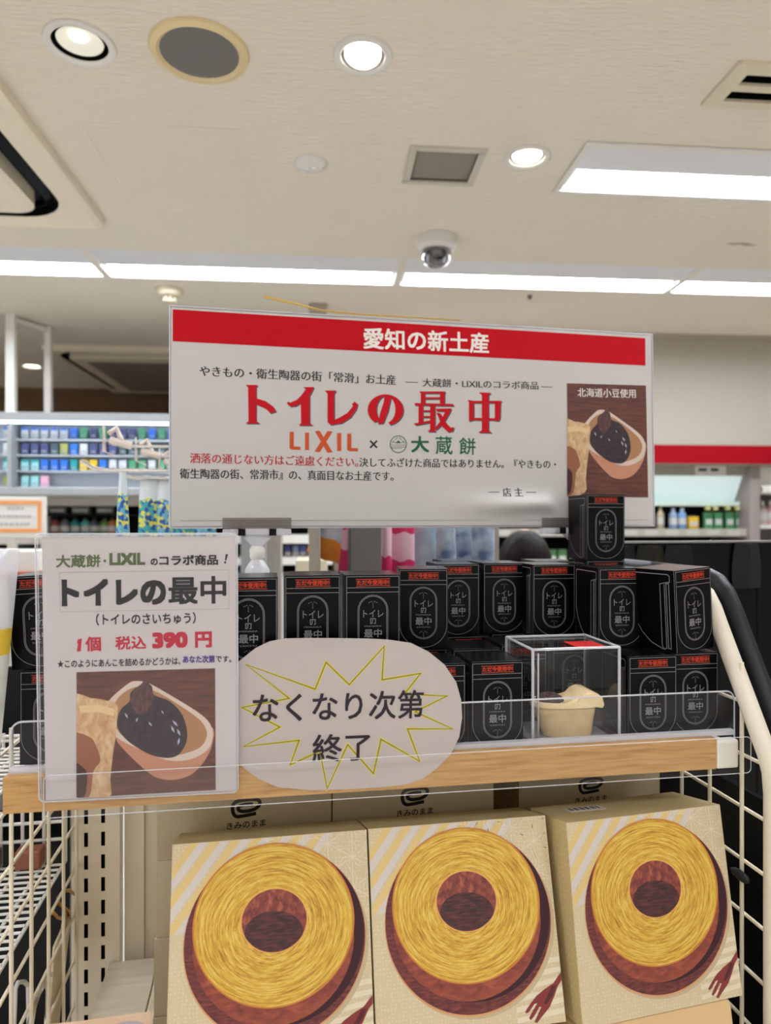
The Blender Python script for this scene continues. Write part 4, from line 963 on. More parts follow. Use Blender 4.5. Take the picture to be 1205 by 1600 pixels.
# the wall of the cake below the ring
side = [(192, 760)] + [(600 + 408 * math.cos(R(a)), 850 + 442 * math.sin(R(a))) for a in range(172, -9, -6)] + [(1002, 760), (940, 640), (270, 640)]
cE(side, 'cake_side', 6)
RC = (595, 763); cE(ell(RC[0], RC[1], 409, 434, 90), ink((196, 122, 56)), 7)
c0 = p.xz(RC); c1 = p.xz((RC[0] + 400, RC[1])); c2 = p.xz((RC[0], RC[1] + 425))
cake_mat(c0[0], c0[1], abs(c1[0] - c0[0]), abs(c2[1] - c0[1]))
cE(ell(RC[0], RC[1], 400, 426, 90), 'cake_rings', 8)
cE(ell(597, 737, 172, 172, 56), ink((222, 160, 90)), 9)
cE(ell(597, 737, 164, 166, 56), 'cake_wall', 10)
hole = [q for q in ell(600, 798, 148, 112, 56)]
cE([(x, min(y, 737 + 164 * math.sqrt(max(0, 1 - ((x - 597) / 166) ** 2)))) for x, y in hole], 'hole_floor', 11)
fk = ink((128, 52, 50)); fd = ink((84, 34, 40))
cE([(1150, 1085), (1158, 1125), (1105, 1205), (1085, 1262), (1060, 1322), (1010, 1385), (990, 1412), (975, 1405), (1000, 1352), (1014, 1322), (1002, 1322), (975, 1372), (955, 1396), (945, 1384), (968, 1340), (990, 1302), (975, 1306), (945, 1350), (930, 1360), (924, 1348), (950, 1308), (985, 1262), (1030, 1225), (1080, 1190)], fk, 3)
cE([(1070, 1205), (1095, 1200), (1075, 1262), (1040, 1310), (1028, 1300), (1050, 1252)], fd, 4)
body = m.build('ring_cake_box', matrix=poseA)
G2 = 'ring cake boxes leaning in the front row'
tag(body, 'leaning cream box with yellow ring cake picture, left of the three under the price card', 'gift box', G2)
o = body.copy(); C.objects.link(o); o.matrix_world = poseB; o['label'] = 'middle leaning cream box with yellow ring cake picture, under the oval notice'
o = body.copy(); C.objects.link(o); o.matrix_world = poseC; o['label'] = 'right leaning cream box with ring cake picture, beside the black mesh side'
o.scale = (1.0, 1, 1.0)
bars = MB(); bars.box(-0.026, 0.026, 0, 0.0004, 0, 0.022, 'paper')
for k in range(16):
    if k % 3 != 2: bars.box(-0.022 + k * 0.0027, -0.0207 + k * 0.0027 + (0.0006 if k % 2 else 0), -0.0002, 0, 0.006, 0.019, 'dark')
o = bars.build('barcode_label', matrix=poseC @ Matrix.Translation((-0.055, 0.045, 0.0006)) @ Matrix.Rotation(R(-90), 4, 'X') @ Matrix.Rotation(R(3), 4, 'Y'))
tag(o, 'small white barcode sticker on the top of the right leaning cake box', 'sticker')
# plain sloped supports below them
for M, lb in ((poseA, 'left'), (poseB, 'middle'), (poseC, 'right')):
    le = 16.0 if M is not poseC else 10.5
    zf = (M @ Vector((0, 0, -GS))).z; hgt = (zf - 0.088 * math.sin(R(le)) - (EYE + DZ)) / math.cos(R(le)) - 0.0085
    mm_ = MB(); mm_.prism(round_rect(-0.112, 0.100, -GS - hgt - 0.004 + 0.012, -GS - 0.0012, 0.010, (1, 1, 0, 0)), 0.004, 0.088, 'tan_box')
    o = mm_.build('tan_riser', matrix=M, bevel=0.002); tag(o, 'plain tan riser box under the %s leaning cake box' % lb, 'riser', 'tan risers under the leaning boxes')

# stacks of the same boxes lying flat behind
LH = 0.103
m = MB(); m.box(-0.117, 0.117, 0, 0.232, 0, LH - 0.0006, 'cream_plain')
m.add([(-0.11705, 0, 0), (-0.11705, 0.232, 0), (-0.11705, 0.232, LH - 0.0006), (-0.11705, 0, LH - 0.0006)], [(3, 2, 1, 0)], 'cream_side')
p = Print(m); kk = ink((22, 20, 22))
sc = 0.040 / 250; lg = lambda x, y: ((x - 372) * sc, LH - 0.0278 - (y - 75) * sc)
sw2 = 30 * sc
p.stroke(spline([lg(*q) for q in ((432, 124), (380, 122), (328, 130), (308, 148), (318, 170), (360, 180), (430, 172), (474, 148), (490, 112), (470, 88), (420, 82), (340, 84), (284, 98), (262, 130), (264, 180), (282, 212), (312, 222), (390, 214), (458, 204))], 5, False), sw2, kk, 1)
p.text('きみのまま', lg(212, 298), lg(540, 286), 0.0095, kk, 1, 0.012)
for k in range(9):
    p.stroke([lg(250 + k * 32, 352), lg(266 + k * 32, 351)], 0.0011, ink((120, 100, 76)), 1)
Tl = Matrix.Translation((-0.1171, 0.116, 0)) @ Matrix.Rotation(R(-90), 4, 'Z'); q = Print(m, T=Tl)
for i in range(9):
    for j in range(4):
        cx_, cz_ = -0.104 + i * 0.026, 0.013 + j * 0.026
        for a in (0, 45, 90, 135):
            dx, dz = 0.009 * math.cos(R(a)), 0.009 * math.sin(R(a)); q.stroke([(cx_ - dx, cz_ - dz), (cx_ + dx, cz_ + dz)], 0.0006, ink((226, 208, 164)), 1)
fp = m.build('flat_cake_box'); used = []
def flat(u, v, z, label, extra=0.0, sz=1.0):
    o = fp if not used else fp.copy()
    if used: C.objects.link(o)
    used.append(o); o.matrix_world = DT(u, v, z, extra) @ Matrix.Diagonal((1, 1, sz, 1)); o['label'] = label; o['category'] = 'gift box'; o['group'] = 'cake boxes lying flat in stacks'
lv = ['at the bottom of', 'second from the bottom of', 'third from the bottom of', 'on top of']
for k in range(4):
    flat(0.2595 - (0.004, 0.003, 0.0, 0.0)[k], 0.122 - (0.006, 0.004, 0.0, 0.0)[k], DZ + k * LH + 0.0005, 'flat cream cake box %s the left stack behind the leaning boxes' % lv[k], (0.6, 0.2, 0, 0)[k])
for k in range(4): flat(0.4955, 0.124, DZ + k * LH + 0.0005, 'flat cream cake box %s the middle stack behind the leaning boxes' % lv[k])
for k in range(4): flat(0.786, 0.172, DZ + k * LH * 0.945 + 0.0005, 'flat cream cake box %s the right stack behind the leaning boxes' % lv[k], 0, 0.945)

# printed card standing at the front left of the deck
M = DT(0.075, -0.03, DZ, 0); t = MB()
cz = [-0.0, 0.04, 0.08, 0.12, 0.16, 0.206]
mat('card_print', (206, 168, 136), 0.4, vary=((222, 196, 172), 9))
xs = [-0.083 + 0.166 * i / 12 for i in range(13)]
fn = lambda x, z: 0.006 * (x / 0.083) ** 2
t.add([(x, fn(x, z) - 0.0, z + 0.002 * (1 - (x / 0.083) ** 2)) for z in cz for x in xs], [(j * 13 + i, j * 13 + i + 1, (j + 1) * 13 + i + 1, (j + 1) * 13 + i) for j in range(5) for i in range(12)], 'card_print')
p = Print(t, disp=lambda x, z: -fn(x, z))
p.poly(ell(-0.052, 0.150, 0.034, 0.038, 30), ink((176, 84, 40)), 1); p.poly(ell(-0.054, 0.148, 0.030, 0.034, 30), ink((96, 34, 40)), 2)
p.poly(ell(0.018, 0.178, 0.012, 0.014, 16), ink((172, 84, 70)), 1); p.poly(ell(0.036, 0.168, 0.02, 0.02, 18), ink((120, 60, 62)), 1.5); p.poly(ell(0.055, 0.187, 0.024, 0.013, 18), ink((176, 164, 172)), 1)
tag(t.build('product_card', matrix=M), 'colour printed product card standing at the bottom left, only its top showing', 'card')

# ------------------------------------------------------------------ left neighbour: white wire rack and a hanging snack bag
t = thing('wire_rack', 'white wire shelf rack seen through the wire panel at the lower left', 'rack', D(-0.05, 0, -EYE), R(DYAW - YAW))
def wire_shelf(z, v0, v1, u0, u1, fence):
    m = MB()
    for k in range(int((v1 - v0) / 0.018) + 1): m.tube([(u0, v0 + 0.018 * k, EYE + z), (u1, v0 + 0.018 * k, EYE + z)], 0.0021, 'white_wire', 6)
    m.build('wire_grid', t, smooth=True)
    for u in [u1 - 0.034 * k for k in range(int((u1 - u0) / 0.034) + 1)]: MB().tube([(u, v0 - 0.004, EYE + z - 0.004), (u, v1 + 0.004, EYE + z - 0.004), (u, v1 + 0.004, EYE + z + fence)], 0.003, 'white_wire', 8).build('support_wire', t, smooth=True)
    for f in (0.4, 0.75): MB().tube([(u0, v1 + 0.004, EYE + z + fence * f), (u1, v1 + 0.004, EYE + z + fence * f)], 0.003, 'white_wire', 8).build('back_rail', t, smooth=True)
    MB().tube([(u0, v0 - 0.004, EYE + z - 0.012), (u1, v0 - 0.004, EYE + z - 0.012)], 0.0035, 'white_wire', 8).build('front_rail', t, smooth=True)
wire_shelf(-0.572, 0.10, 0.405, -0.85, 0.0, 0.085)
wire_shelf(-0.375, 0.10, 0.405, -0.85, -0.03, 0.02)
MB().box(-0.9, -0.001, 0.44, 0.45, 0.0, EYE - 0.25, 'navy').build('rack_back', t)
MB().box(-0.9, -0.006, 0.02, 0.44, 0.0, 0.35, 'dark').build('rack_base', t)
MB().box(-0.9, -0.016, 0.425, 0.4395, EYE - 0.49, EYE - 0.40, mat('rack_grey', (120, 118, 118), 0.6)).build('price_strip', t)
# items lying under the upper wire shelf
for k, (u, c_, w_) in enumerate(((-0.048, (150, 92, 70), 0.04), (-0.13, (120, 122, 128), 0.07), (-0.24, (160, 158, 156), 0.08))):
    m = MB(); m.box(-w_ / 2, w_ / 2, 0, 0.03, 0, 0.03, mat('rack_item_%d' % k, c_, 0.5))
    tag(m.build('small_carton', matrix=DT(-0.05 + u, 0.368, -0.5685), bevel=0.003), ('orange-brown', 'grey', 'pale grey')[k] + ' carton at the back of the white wire rack', 'carton')
# S hook with a hanging tag
def on_panel(px, py, u=-0.035):
    """the point of pixel's ray on the plane of the left wire panel"""
    a = DM.inverted() @ Vector((0, 0, EYE)); b = DM.inverted() @ P(px, py, 1.0); s = (u - a.x) / (b.x - a.x); return a + (b - a) * s
LW = DM
pts = [on_panel(*q, u=-0.040) for q in ((116, 1397), (108, 1391), (98, 1393), (90, 1402), (92, 1412), (100, 1418), (107, 1424), (108, 1432), (100, 1436), (90, 1434), (83, 1426))]
t = MB(); t.tube([tuple(q) for q in pts], 0.0026, mat('brass', (206, 150, 60), 0.3, metal=0.8), 10)
tag(t.build('s_hook', matrix=LW, smooth=True), 'gold coloured S hook on the left wire panel', 'hook')
hp = [on_panel(*q, u=-0.046) for q in ((98, 1424), (104, 1424), (106, 1445), (100, 1500), (90, 1590), (88, 1640), (68, 1640), (76, 1560), (82, 1480), (86, 1470), (95, 1450))]
t = MB(); n = len(hp); v = [tuple(q) for q in hp] + [(q.x + 0.004, q.y, q.z) for q in hp]
t.add(v, [tuple(range(n - 1, -1, -1)), tuple(range(n, 2 * n))] + [(i, (i + 1) % n, n + (i + 1) % n, n + i) for i in range(n)], mat('ivory', (222, 208, 176), 0.45))
tag(t.build('hanging_scoop', matrix=LW, bevel=0.001), 'long ivory plastic scoop hanging from the gold S hook', 'scoop')
# wire hanger loops
t = MB(); q = [on_panel(*a, u=-0.08) for a in ((20, 1640), (24, 1545), (28, 1535), (38, 1534), (44, 1540), (46, 1640))]; t.tube([tuple(a) for a in q], 0.0035, 'white_wire', 8)
tag(t.build('wire_loop', matrix=LW, smooth=True), 'white bent wire loop at the bottom left corner', 'hook')
t = MB(); q = [on_panel(*a, u=-0.042) for a in ((78, 1522), (68, 1533), (64, 1545), (58, 1556), (52, 1575), (46, 1610))]; t.tube([tuple(a) for a in q], 0.0045, 'chrome', 8)
q = [on_panel(*a, u=-0.042) for a in ((68, 1532), (72, 1545), (72, 1610))]; t.tube([tuple(a) for a in q], 0.003, 'chrome', 8)
tag(t.build('chrome_hanger', matrix=LW, smooth=True), 'twisted chrome hanger behind the left wire panel', 'hanger')
# snack bag at the far left
def pillow(wd, ht, th, nx=14, nz=18, top=1.0):
    r = []
    for j in range(nz + 1):
        b = j / nz; z = ht * b; row = []
        for sgn in (-1, 1):
            for i in (range(nx + 1) if sgn < 0 else range(nx, -1, -1)):
                a = i / nx; bulge = (max(0.0, math.sin(math.pi * a)) ** 0.6) * (max(0.0, math.sin(math.pi * min(1, max(0, b)))) ** 0.55)
                row.append((wd * (a - 0.5) * (1 + (top - 1) * b), sgn * th / 2 * bulge + 0.0006 * sgn, z + 0.003 * math.sin(9 * a + 5 * b)))
        r.append(row)
    return r
def bag(name, wd, ht, th, bands, matrix, label, cat, group=None, top=1.0, smooth=True):
    """flat-sealed bag; bands = [(fraction, material)...] from the bottom up"""
    rings = pillow(wd, ht, th, top=top); m = MB(); lo = 0
    for fr_, mt in bands:
        hi = min(len(rings) - 1, max(lo + 1, round(fr_ * (len(rings) - 1)))); m.loft(rings[lo:hi + 1], mt, None, lo == 0, hi == len(rings) - 1); lo = hi
    return tag(m.build(name, matrix=matrix, smooth=smooth), label, cat, group)
mat('bag_white', (222, 220, 212), 0.4, vary=((206, 200, 186), 30)); mat('bag_yellow', (224, 186, 60), 0.4)
bag('snack_bag', 0.115, 0.27, 0.05, [(0.56, 'bag_white'), (0.68, 'bag_yellow'), (1.0, 'frost')], pose(-0.514, 0.815, -0.30, 20, 0, 5), 'clear topped white and yellow snack bag cut by the left picture edge', 'bag')

# ------------------------------------------------------------------ hook display behind the sign (left)
def tube_px(pts, d0, r, m_, mb=None, n=8):
    mb = mb or MB(); mb.tube([tuple(P(x, y, d0 + dd)) for x, y, dd in pts], r, m_, n); return mb
mat('tag_plastic', (226, 214, 206), 0.35)
hk = thing('display_hook', 'nearest chrome display hook with upturned tip and pale tag holder, left of the sign', 'hook', P(265, 736, 1.42), 0, 'chrome display hooks left of the big sign')
bpy.context.view_layer.update()
loc = hk.matrix_world.inverted()
def rel(px, py, d): return tuple(P(px, py, d) - hk.location)
MB().tube([rel(127, 720, 1.40), rel(133, 723, 1.40), (rel(145, 731, 1.40)), rel(155, 734, 1.40), rel(175, 735, 1.405), rel(265, 736, 1.42), rel(494, 738, 1.46)], 0.0042, 'chrome', 10).build('lower_rod', hk, smooth=True)
MB().tube([rel(200, 697, 1.41), rel(265, 698, 1.42), rel(494, 700, 1.46)], 0.0032, 'chrome', 10).build('upper_rod', hk, smooth=True)
m = MB()
a = rel(161, 664, 1.40); b = rel(176, 711, 1.40)
m.add([rel(160, 663, 1.39), rel(164, 663, 1.41), rel(166, 706, 1.41), rel(183, 711, 1.43), rel(181, 714, 1.42), rel(160, 705, 1.39)], [(0, 1, 2, 3, 4, 5), (5, 4, 3, 2, 1, 0)], 'tag_plastic')
m.tube([rel(172, 688, 1.405), rel(206, 697, 1.41)], 0.008, 'tag_plastic', 8); m.tube([rel(170, 678, 1.405), rel(182, 669, 1.405), rel(190, 688, 1.408)], 0.006, 'tag_plastic', 8)
m.tube([rel(176, 691, 1.405), rel(200, 694, 1.41)], 0.007, 'tag_plastic', 8); m.build('tag_holder', hk, smooth=True)
h2 = dup(hk, loc=P(304, 748, 1.58), label='second chrome display hook, just behind and below the nearest one left of the sign')
h3 = dup(hk, loc=P(330, 759, 1.78), label='third chrome display hook, farthest back and mostly behind the big sign')
# the rail that carries the hooks
t = thing('hook_rail', 'grey upright board behind the big sign that carries the chrome hooks', 'board', P(484, 815, 1.46) - Vector((0, 0, EYE)))
MB().box(0.0, 0.02, -0.06, 0.30, 0, EYE + 0.22, 'grey_box').build('board', t)
# toothbrush packs hanging from the hooks
def speckle(name, base, c1, c2, sc):
    m = mat(name, base, 0.35); nt = m.node_tree; N = nt.nodes; lk = nt.links.new
    tc = N.new('ShaderNodeTexCoord'); v = N.new('ShaderNodeTexVoronoi'); v.inputs['Scale'].default_value = sc; lk(tc.outputs['Object'], v.inputs['Vector'])
    rp = N.new('ShaderNodeValToRGB'); rp.color_ramp.interpolation = 'CONSTANT'; e = rp.color_ramp.elements
    e[0].position = 0; e[0].color = L(base); e[1].position = 0.4; e[1].color = L(c1); k = e.new(0.7); k.color = L(c2)
    sp = N.new('ShaderNodeSeparateColor'); lk(v.outputs['Color'], sp.inputs[0]); lk(sp.outputs[0], rp.inputs[0]); lk(rp.outputs[0], N['Principled BSDF'].inputs['Base Color'])
speckle('pack_a', (120, 186, 210), (44, 92, 170), (226, 220, 90), 150)
speckle('pack_b', (70, 168, 178), (38, 84, 150), (220, 216, 96), 130)
mat('pack_clear', (214, 222, 226), 0.3)
for k, (px, py0, py1, d_, w_, mt, lb) in enumerate(((192, 733, 850, 1.408, 0.030, 'pack_a', 'narrow blue and yellow spotted pouch hanging alone at the left of the hooks'),
    (233, 744, 852, 1.572, 0.048, 'pack_b', 'teal spotted pouch hanging left of the big sign edge, second from left'), (256, 746, 852, 1.578, 0.05, 'pack_a', 'spotted blue pouch hanging right at the left edge of the big sign'),
    (290, 746, 850, 1.585, 0.05, 'pack_b', 'teal spotted pouch showing its foot under the lower left corner of the sign'), (322, 746, 850, 1.588, 0.05, 'pack_a', 'spotted pouch showing its foot left of the sign clip'))):
    h_ = (py1 - py0) * d_ / F; M = Matrix.Translation(P(px, py1, d_)) @ Matrix.Rotation(R(-YAW + 12 * (k % 2)), 4, 'Z')
    bag('hanging_pouch', w_, h_, 0.022, [(0.66, mt), (1.0, 'pack_clear')], M, lb, 'pouch', 'spotted pouches on the chrome hooks', top=0.45 if k == 0 else 0.8)
# grey post and hanging goods seen in the gap under the sign
c = P(572, 815, 1.52)
t = thing('grey_post', 'plain grey square post seen between the sign and the black boxes', 'post', (c.x, c.y, 0), R(DYAW - YAW))
mat('post_grey', (112, 110, 108), 0.6)
MB().box(-0.034, 0.034, 0, 0.05, 0, EYE + 0.15, 'post_grey').build('column', t, bevel=0.002)
MB().box(-0.05, 0.05, -0.02, 0.07, 0, 0.012, 'post_grey').build('foot_plate', t)
PEGS = []
mat('pink', (214, 44, 104), 0.35); mat('pink_pale', (236, 190, 206), 0.35); mat('orange_bag', (230, 150, 44), 0.35, vary=((220, 120, 40), 18)); mat('foil', (196, 204, 212), 0.25, vary=((150, 168, 190), 22)); mat('foil_blue', (92, 112, 150), 0.3, vary=((190, 200, 214), 26))
for k, (px, py0, py1, d_, w_, bands, tilt, lb) in enumerate((
    (504, 800, 872, 1.72, 0.085, [(0.45, 'orange_bag'), (0.7, 'foil'), (1, 'foil')], 24, 'slanting orange and white snack bag left of the grey post'),
    (541, 806, 900, 1.66, 0.04, [(0.45, 'pink'), (0.8, 'pink_pale'), (1, 'pink')], 6, 'narrow pink pouch at the left side of the grey post'),
    (604, 790, 900, 1.66, 0.025, [(0.3, 'pink'), (0.7, 'pink_pale'), (1, 'pink')], 0, 'thin pink packet at the right side of the grey post'),
    (630, 790, 900, 1.70, 0.056, [(0.25, 'pink'), (0.6, 'pink_pale'), (1, 'pink')], 0, 'wide magenta packet with pale panels right of the grey post'),
    (664, 790, 900, 1.74, 0.056, [(1, 'foil')], 0, 'white pouch with grey print beside the magenta packet'),
    (697, 790, 900, 1.70, 0.048, [(0.5, 'foil_blue'), (1, 'foil')], 0, 'blue grey pouch second from the magenta packet'),
    (724, 790, 900, 1.76, 0.05, [(0.3, 'foil'), (0.6, 'foil_blue'), (1, 'foil')], 0, 'silver and blue pouch third from the magenta packet'),
    (755, 790, 900, 1.72, 0.056, [(0.85, 'foil_blue'), (1, 'foil')], 0, 'rightmost blue grey pouch, next to the dark haired head'))):
    h_ = (py1 - py0) * d_ / F; M = Matrix.Translation(P(px, py1, d_)) @ Matrix.Rotation(R(-YAW), 4, 'Z') @ Matrix.Rotation(R(tilt), 4, 'Y')
    tp = M @ Vector((0, 0, h_ - 0.006)); PEGS.append(tp)
    bag('hanging_pouch', w_, h_, 0.03, bands, M, lb, 'pouch', 'pouches hanging behind the black boxes')
# the fixture that carries these pouches
a, b = P(528, 815, 1.82), P(774, 815, 1.82); a.z = b.z = 0
t = thing('peg_board', 'grey peg board fixture behind the hanging pouches', 'board', (a + b) / 2, R(-YAW))
MB().box(-(b - a).length / 2, (b - a).length / 2, 0.02, 0.04, 0, EYE - 0.125, 'grey_box').build('board', t)
MB().tube([(-(b - a).length / 2, 0.0, EYE + 0.045), ((b - a).length / 2, 0.0, EYE + 0.045)], 0.006, 'chrome', 8).build('hang_bar', t)
iw = (Matrix.Translation((a + b) / 2) @ Matrix.Rotation(R(-YAW), 4, 'Z')).inverted()
for tp in PEGS:
    q = iw @ tp; MB().tube([(q.x, q.y - 0.03, q.z), (q.x, 0.03, q.z), (q.x, 0.03, EYE - 0.13)], 0.002, 'chrome', 6).build('peg_hook', t)
for s in (-1, 1): MB().box(s * (b - a).length / 2 - 0.01, s * (b - a).length / 2 + 0.01, 0.0, 0.02, 0, EYE + 0.05, 'grey_box').build('upright', t)

# ------------------------------------------------------------------ shopper behind the display (only the top of the head shows)
c = P(820, 815, 2.35)
per = thing('person', 'person with short dark brown hair seen from behind, beyond the black boxes', 'person', (c.x, c.y, 0), R(168))
mat('skin', (206, 164, 138), 0.5); mat('hair', (20, 13, 11), 0.55, spec=0.15, bump=(60, 0.5, (1, 1, 0.15))); mat('coat', (70, 74, 84), 0.8); mat('trousers', (44, 46, 56), 0.85); mat('shoe', (28, 28, 30), 0.5)
def limbs(name, chains, m_, parent, n=12):
    """tapering limbs grown as lofts around joint chains, joined in one surface by a voxel remesh"""
    m = MB()
    for ch in chains:
        rings = []
        pts = [Vector(c_[:3]) for c_ in ch]
        up = None
        for i, p_ in enumerate(pts):
            t_ = (pts[min(i + 1, len(pts) - 1)] - pts[max(i - 1, 0)]).normalized()
            if up is None:
                up = Vector((1, 0, 0)) if abs(t_.x) < 0.8 else Vector((0, 0, 1))
            u_ = (up - t_ * up.dot(t_)).normalized(); q_ = t_.cross(u_)
            rings.append([tuple(p_ + u_ * math.cos(2 * math.pi * k / n) * ch[i][3] + q_ * math.sin(2 * math.pi * k / n) * ch[i][4]) for k in range(n)])
        e0 = [tuple(pts[0] + (Vector(v_) - pts[0]) * 0.45 - (pts[1] - pts[0]).normalized() * ch[0][3] * 0.5) for v_ in rings[0]]
        e1 = [tuple(pts[-1] + (Vector(v_) - pts[-1]) * 0.45 + (pts[-1] - pts[-2]).normalized() * ch[-1][3] * 0.5) for v_ in rings[-1]]
        m.loft([e0] + rings + [e1], m_)
    o = m.build(name, parent)
    rm = o.modifiers.new('remesh', 'REMESH'); rm.mode = 'VOXEL'; rm.voxel_size = 0.006; rm.use_smooth_shade = True
    sm = o.modifiers.new('smooth', 'SMOOTH'); sm.iterations = 4
    return o
ZT = 1.474; k = ZT / 1.60
def J(x, y, z, a, b=None): return (x * k, y * k, z * k, a * k, (b or a) * k)
body = [[J(0, 0, 0.80, 0.14, 0.10), J(0, 0.0, 0.95, 0.12, 0.09), J(0, 0.0, 1.10, 0.13, 0.095), J(0, 0, 1.24, 0.15, 0.09), J(0, 0, 1.32, 0.09, 0.06), J(0, -0.005, 1.36, 0.05), J(0, -0.01, 1.41, 0.048), J(0, -0.015, 1.45, 0.07, 0.08), J(0, -0.012, 1.50, 0.078, 0.092), J(0, -0.008, 1.55, 0.070, 0.084), J(0, -0.005, 1.58, 0.04, 0.05)],
        [J(0, -0.10, 1.475, 0.010), J(0, -0.115, 1.465, 0.012), J(0, -0.10, 1.458, 0.010)]]
for s in (-1, 1):
    body += [[J(s * 0.14, 0, 1.27, 0.055), J(s * 0.19, 0.0, 1.22, 0.046), J(s * 0.22, 0.015, 1.0, 0.038), J(s * 0.225, -0.03, 0.80, 0.028), J(s * 0.222, -0.04, 0.77, 0.022)],
             [J(s * 0.222, -0.04, 0.77, 0.020, 0.030), J(s * 0.220, -0.048, 0.70, 0.016, 0.036)],
             [J(s * 0.085, 0, 0.80, 0.085), J(s * 0.09, -0.005, 0.62, 0.070), J(s * 0.09, -0.005, 0.42, 0.050), J(s * 0.09, 0.01, 0.30, 0.050), J(s * 0.09, 0.015, 0.10, 0.034), J(s * 0.09, 0.0, 0.05, 0.034)],
             [J(s * 0.09, 0.02, 0.035, 0.032), J(s * 0.092, -0.08, 0.030, 0.036, 0.026), J(s * 0.094, -0.15, 0.024, 0.030, 0.018)],
             [J(s * 0.077, -0.005, 1.50, 0.012, 0.022), J(s * 0.082, 0.0, 1.475, 0.010, 0.020)]]
    for f, (dy, ln) in enumerate(((-0.026, 0.060), (-0.009, 0.070), (0.008, 0.066), (0.024, 0.052))):
        body.append([J(s * 0.220, -0.05 + dy, 0.70, 0.0095), J(s * 0.216, -0.054 + dy, 0.70 - ln * 0.5, 0.0085), J(s * 0.206, -0.058 + dy, 0.70 - ln, 0.0075)])
    body.append([J(s * 0.221, -0.066, 0.75, 0.011), J(s * 0.214, -0.092, 0.72, 0.010), J(s * 0.210, -0.104, 0.69, 0.008)])
limbs('body', body, 'skin', per)
limbs('jacket', [[J(0, 0, 0.78, 0.165, 0.125), J(0, 0, 0.95, 0.142, 0.11), J(0, 0, 1.10, 0.15, 0.115), J(0, 0, 1.24, 0.168, 0.108), J(0, 0, 1.315, 0.09, 0.07), J(0, 0, 1.345, 0.062, 0.06)]] +
      [[J(s * 0.13, 0, 1.275, 0.066), J(s * 0.19, 0.0, 1.22, 0.06), J(s * 0.222, 0.015, 1.0, 0.05), J(s * 0.226, -0.03, 0.80, 0.04)] for s in (-1, 1)], 'coat', per)
limbs('trousers', [[J(0, 0, 0.86, 0.15, 0.112), J(0, 0, 0.76, 0.15, 0.112)]] + [[J(s * 0.085, 0, 0.80, 0.096), J(s * 0.09, -0.005, 0.62, 0.082), J(s * 0.09, -0.005, 0.42, 0.066), J(s * 0.09, 0.012, 0.10, 0.055)] for s in (-1, 1)], 'trousers', per)
for s in (-1, 1): limbs('shoe', [[J(s * 0.09, 0.03, 0.045, 0.042, 0.042), J(s * 0.092, -0.07, 0.036, 0.044, 0.034), J(s * 0.094, -0.165, 0.028, 0.036, 0.026)]], 'shoe', per)
hr = MB()
rings = []
for j in range(13):
    a = math.pi * (0.02 + 0.66 * j / 12); rr = math.sin(a); zz = math.cos(a)
    rings.append([(k * (0.092 * rr * math.cos(b) * (1.06 if j > 7 else 1)), k * (-0.006 + 0.106 * rr * math.sin(b) * (1 if math.sin(b) > 0 else 0.86)), k * (1.497 + 0.103 * zz + (0.035 if (math.sin(b) < -0.3 and j > 8) else 0))) for b in [2 * math.pi * i / 32 for i in range(32)]])
hr.loft(rings[::-1], 'hair', None, False, True); hr.build('hair', per, smooth=True, subd=1)
for s in (-1, 1):
    MB().lathe([(0.0005, -0.006), (0.011, -0.003), (0.0125, 0.0), (0.011, 0.003), (0.0005, 0.006)], mat('eye_white', (236, 232, 228), 0.3), 14, Matrix.Translation((s * 0.030 * k, -0.098 * k, 1.500 * k)) @ Matrix.Diagonal((1, 0.6, 0.6, 1))).build('eye', per, smooth=True)
MB().tube([(-0.022 * k, -0.098 * k, 1.438 * k), (0, -0.104 * k, 1.437 * k), (0.022 * k, -0.098 * k, 1.438 * k)], 0.005, mat('lip', (176, 96, 92), 0.5), 8).build('mouth', per, smooth=True)

# ------------------------------------------------------------------ far left: lit cigarette rack hung from the ceiling
RY = 3.90
def Xat(px, Y=RY): return PY(px, 700, Y).x
def Zat(py, px=120, Y=RY): return PY(px, py, Y).z
def wbox(m, px0, px1, py0, py1, y0, y1, mt, Y=RY): m.box(PY(px0, py0, Y).x, PY(px1, py0, Y).x, y0, y1, PY(px0, py1, Y).z, PY(px0, py0, Y).z, mt); return m
rk = thing('cigarette_rack', 'white lit cigarette rack hung from the ceiling at the far left', 'rack')
mat('rack_white', (196, 203, 212), 0.4); mat('rack_frame', (150, 152, 154), 0.4); mat('rack_lamp', (225, 240, 255), 0.5, emit=4)
RL, RR = -90, 420
wbox(MB(), RL, RR, 655, 770, RY + 0.10, RY + 0.12, 'rack_white').build('back_board', rk)
wbox(MB(), RL, RR, 645, 658, RY - 0.07, RY + 0.12, 'rack_frame').build('top_rail', rk, bevel=0.004)
wbox(MB(), RL, RR, 762, 774, RY - 0.05, RY + 0.12, 'rack_frame').build('bottom_rail', rk, bevel=0.004)
wbox(MB(), 17, 23, 658, 768, RY - 0.045, RY + 0.10, 'rack_frame').build('divider', rk)
wbox(MB(), RL, RR, 658.5, 661, RY - 0.05, RY - 0.02, 'rack_lamp').build('lamp_tube', rk)
LEDGE = [684, 709, 734]
for py in LEDGE + [760]: wbox(MB(), RL, RR, py, py + 2, RY + 0.02, RY + 0.10, 'rack_white').build('ledge', rk)
for a, b, pt, dy in ((12, 26, 498, 0.0), (46, 57, 514, 0.22)):
    m = MB(); m.box(Xat(a), Xat(b), RY - 0.03 + dy, RY + 0.01 + dy, Zat(650), H, 'white_plastic'); m.build('hanging_post', rk, bevel=0.003)
MB().tube([(Xat(19), RY - 0.01, H - 0.02), (Xat(52), RY + 0.22, H - 0.02)], 0.016, 'white_plastic', 8).build('cross_bar', rk)
PK = {}
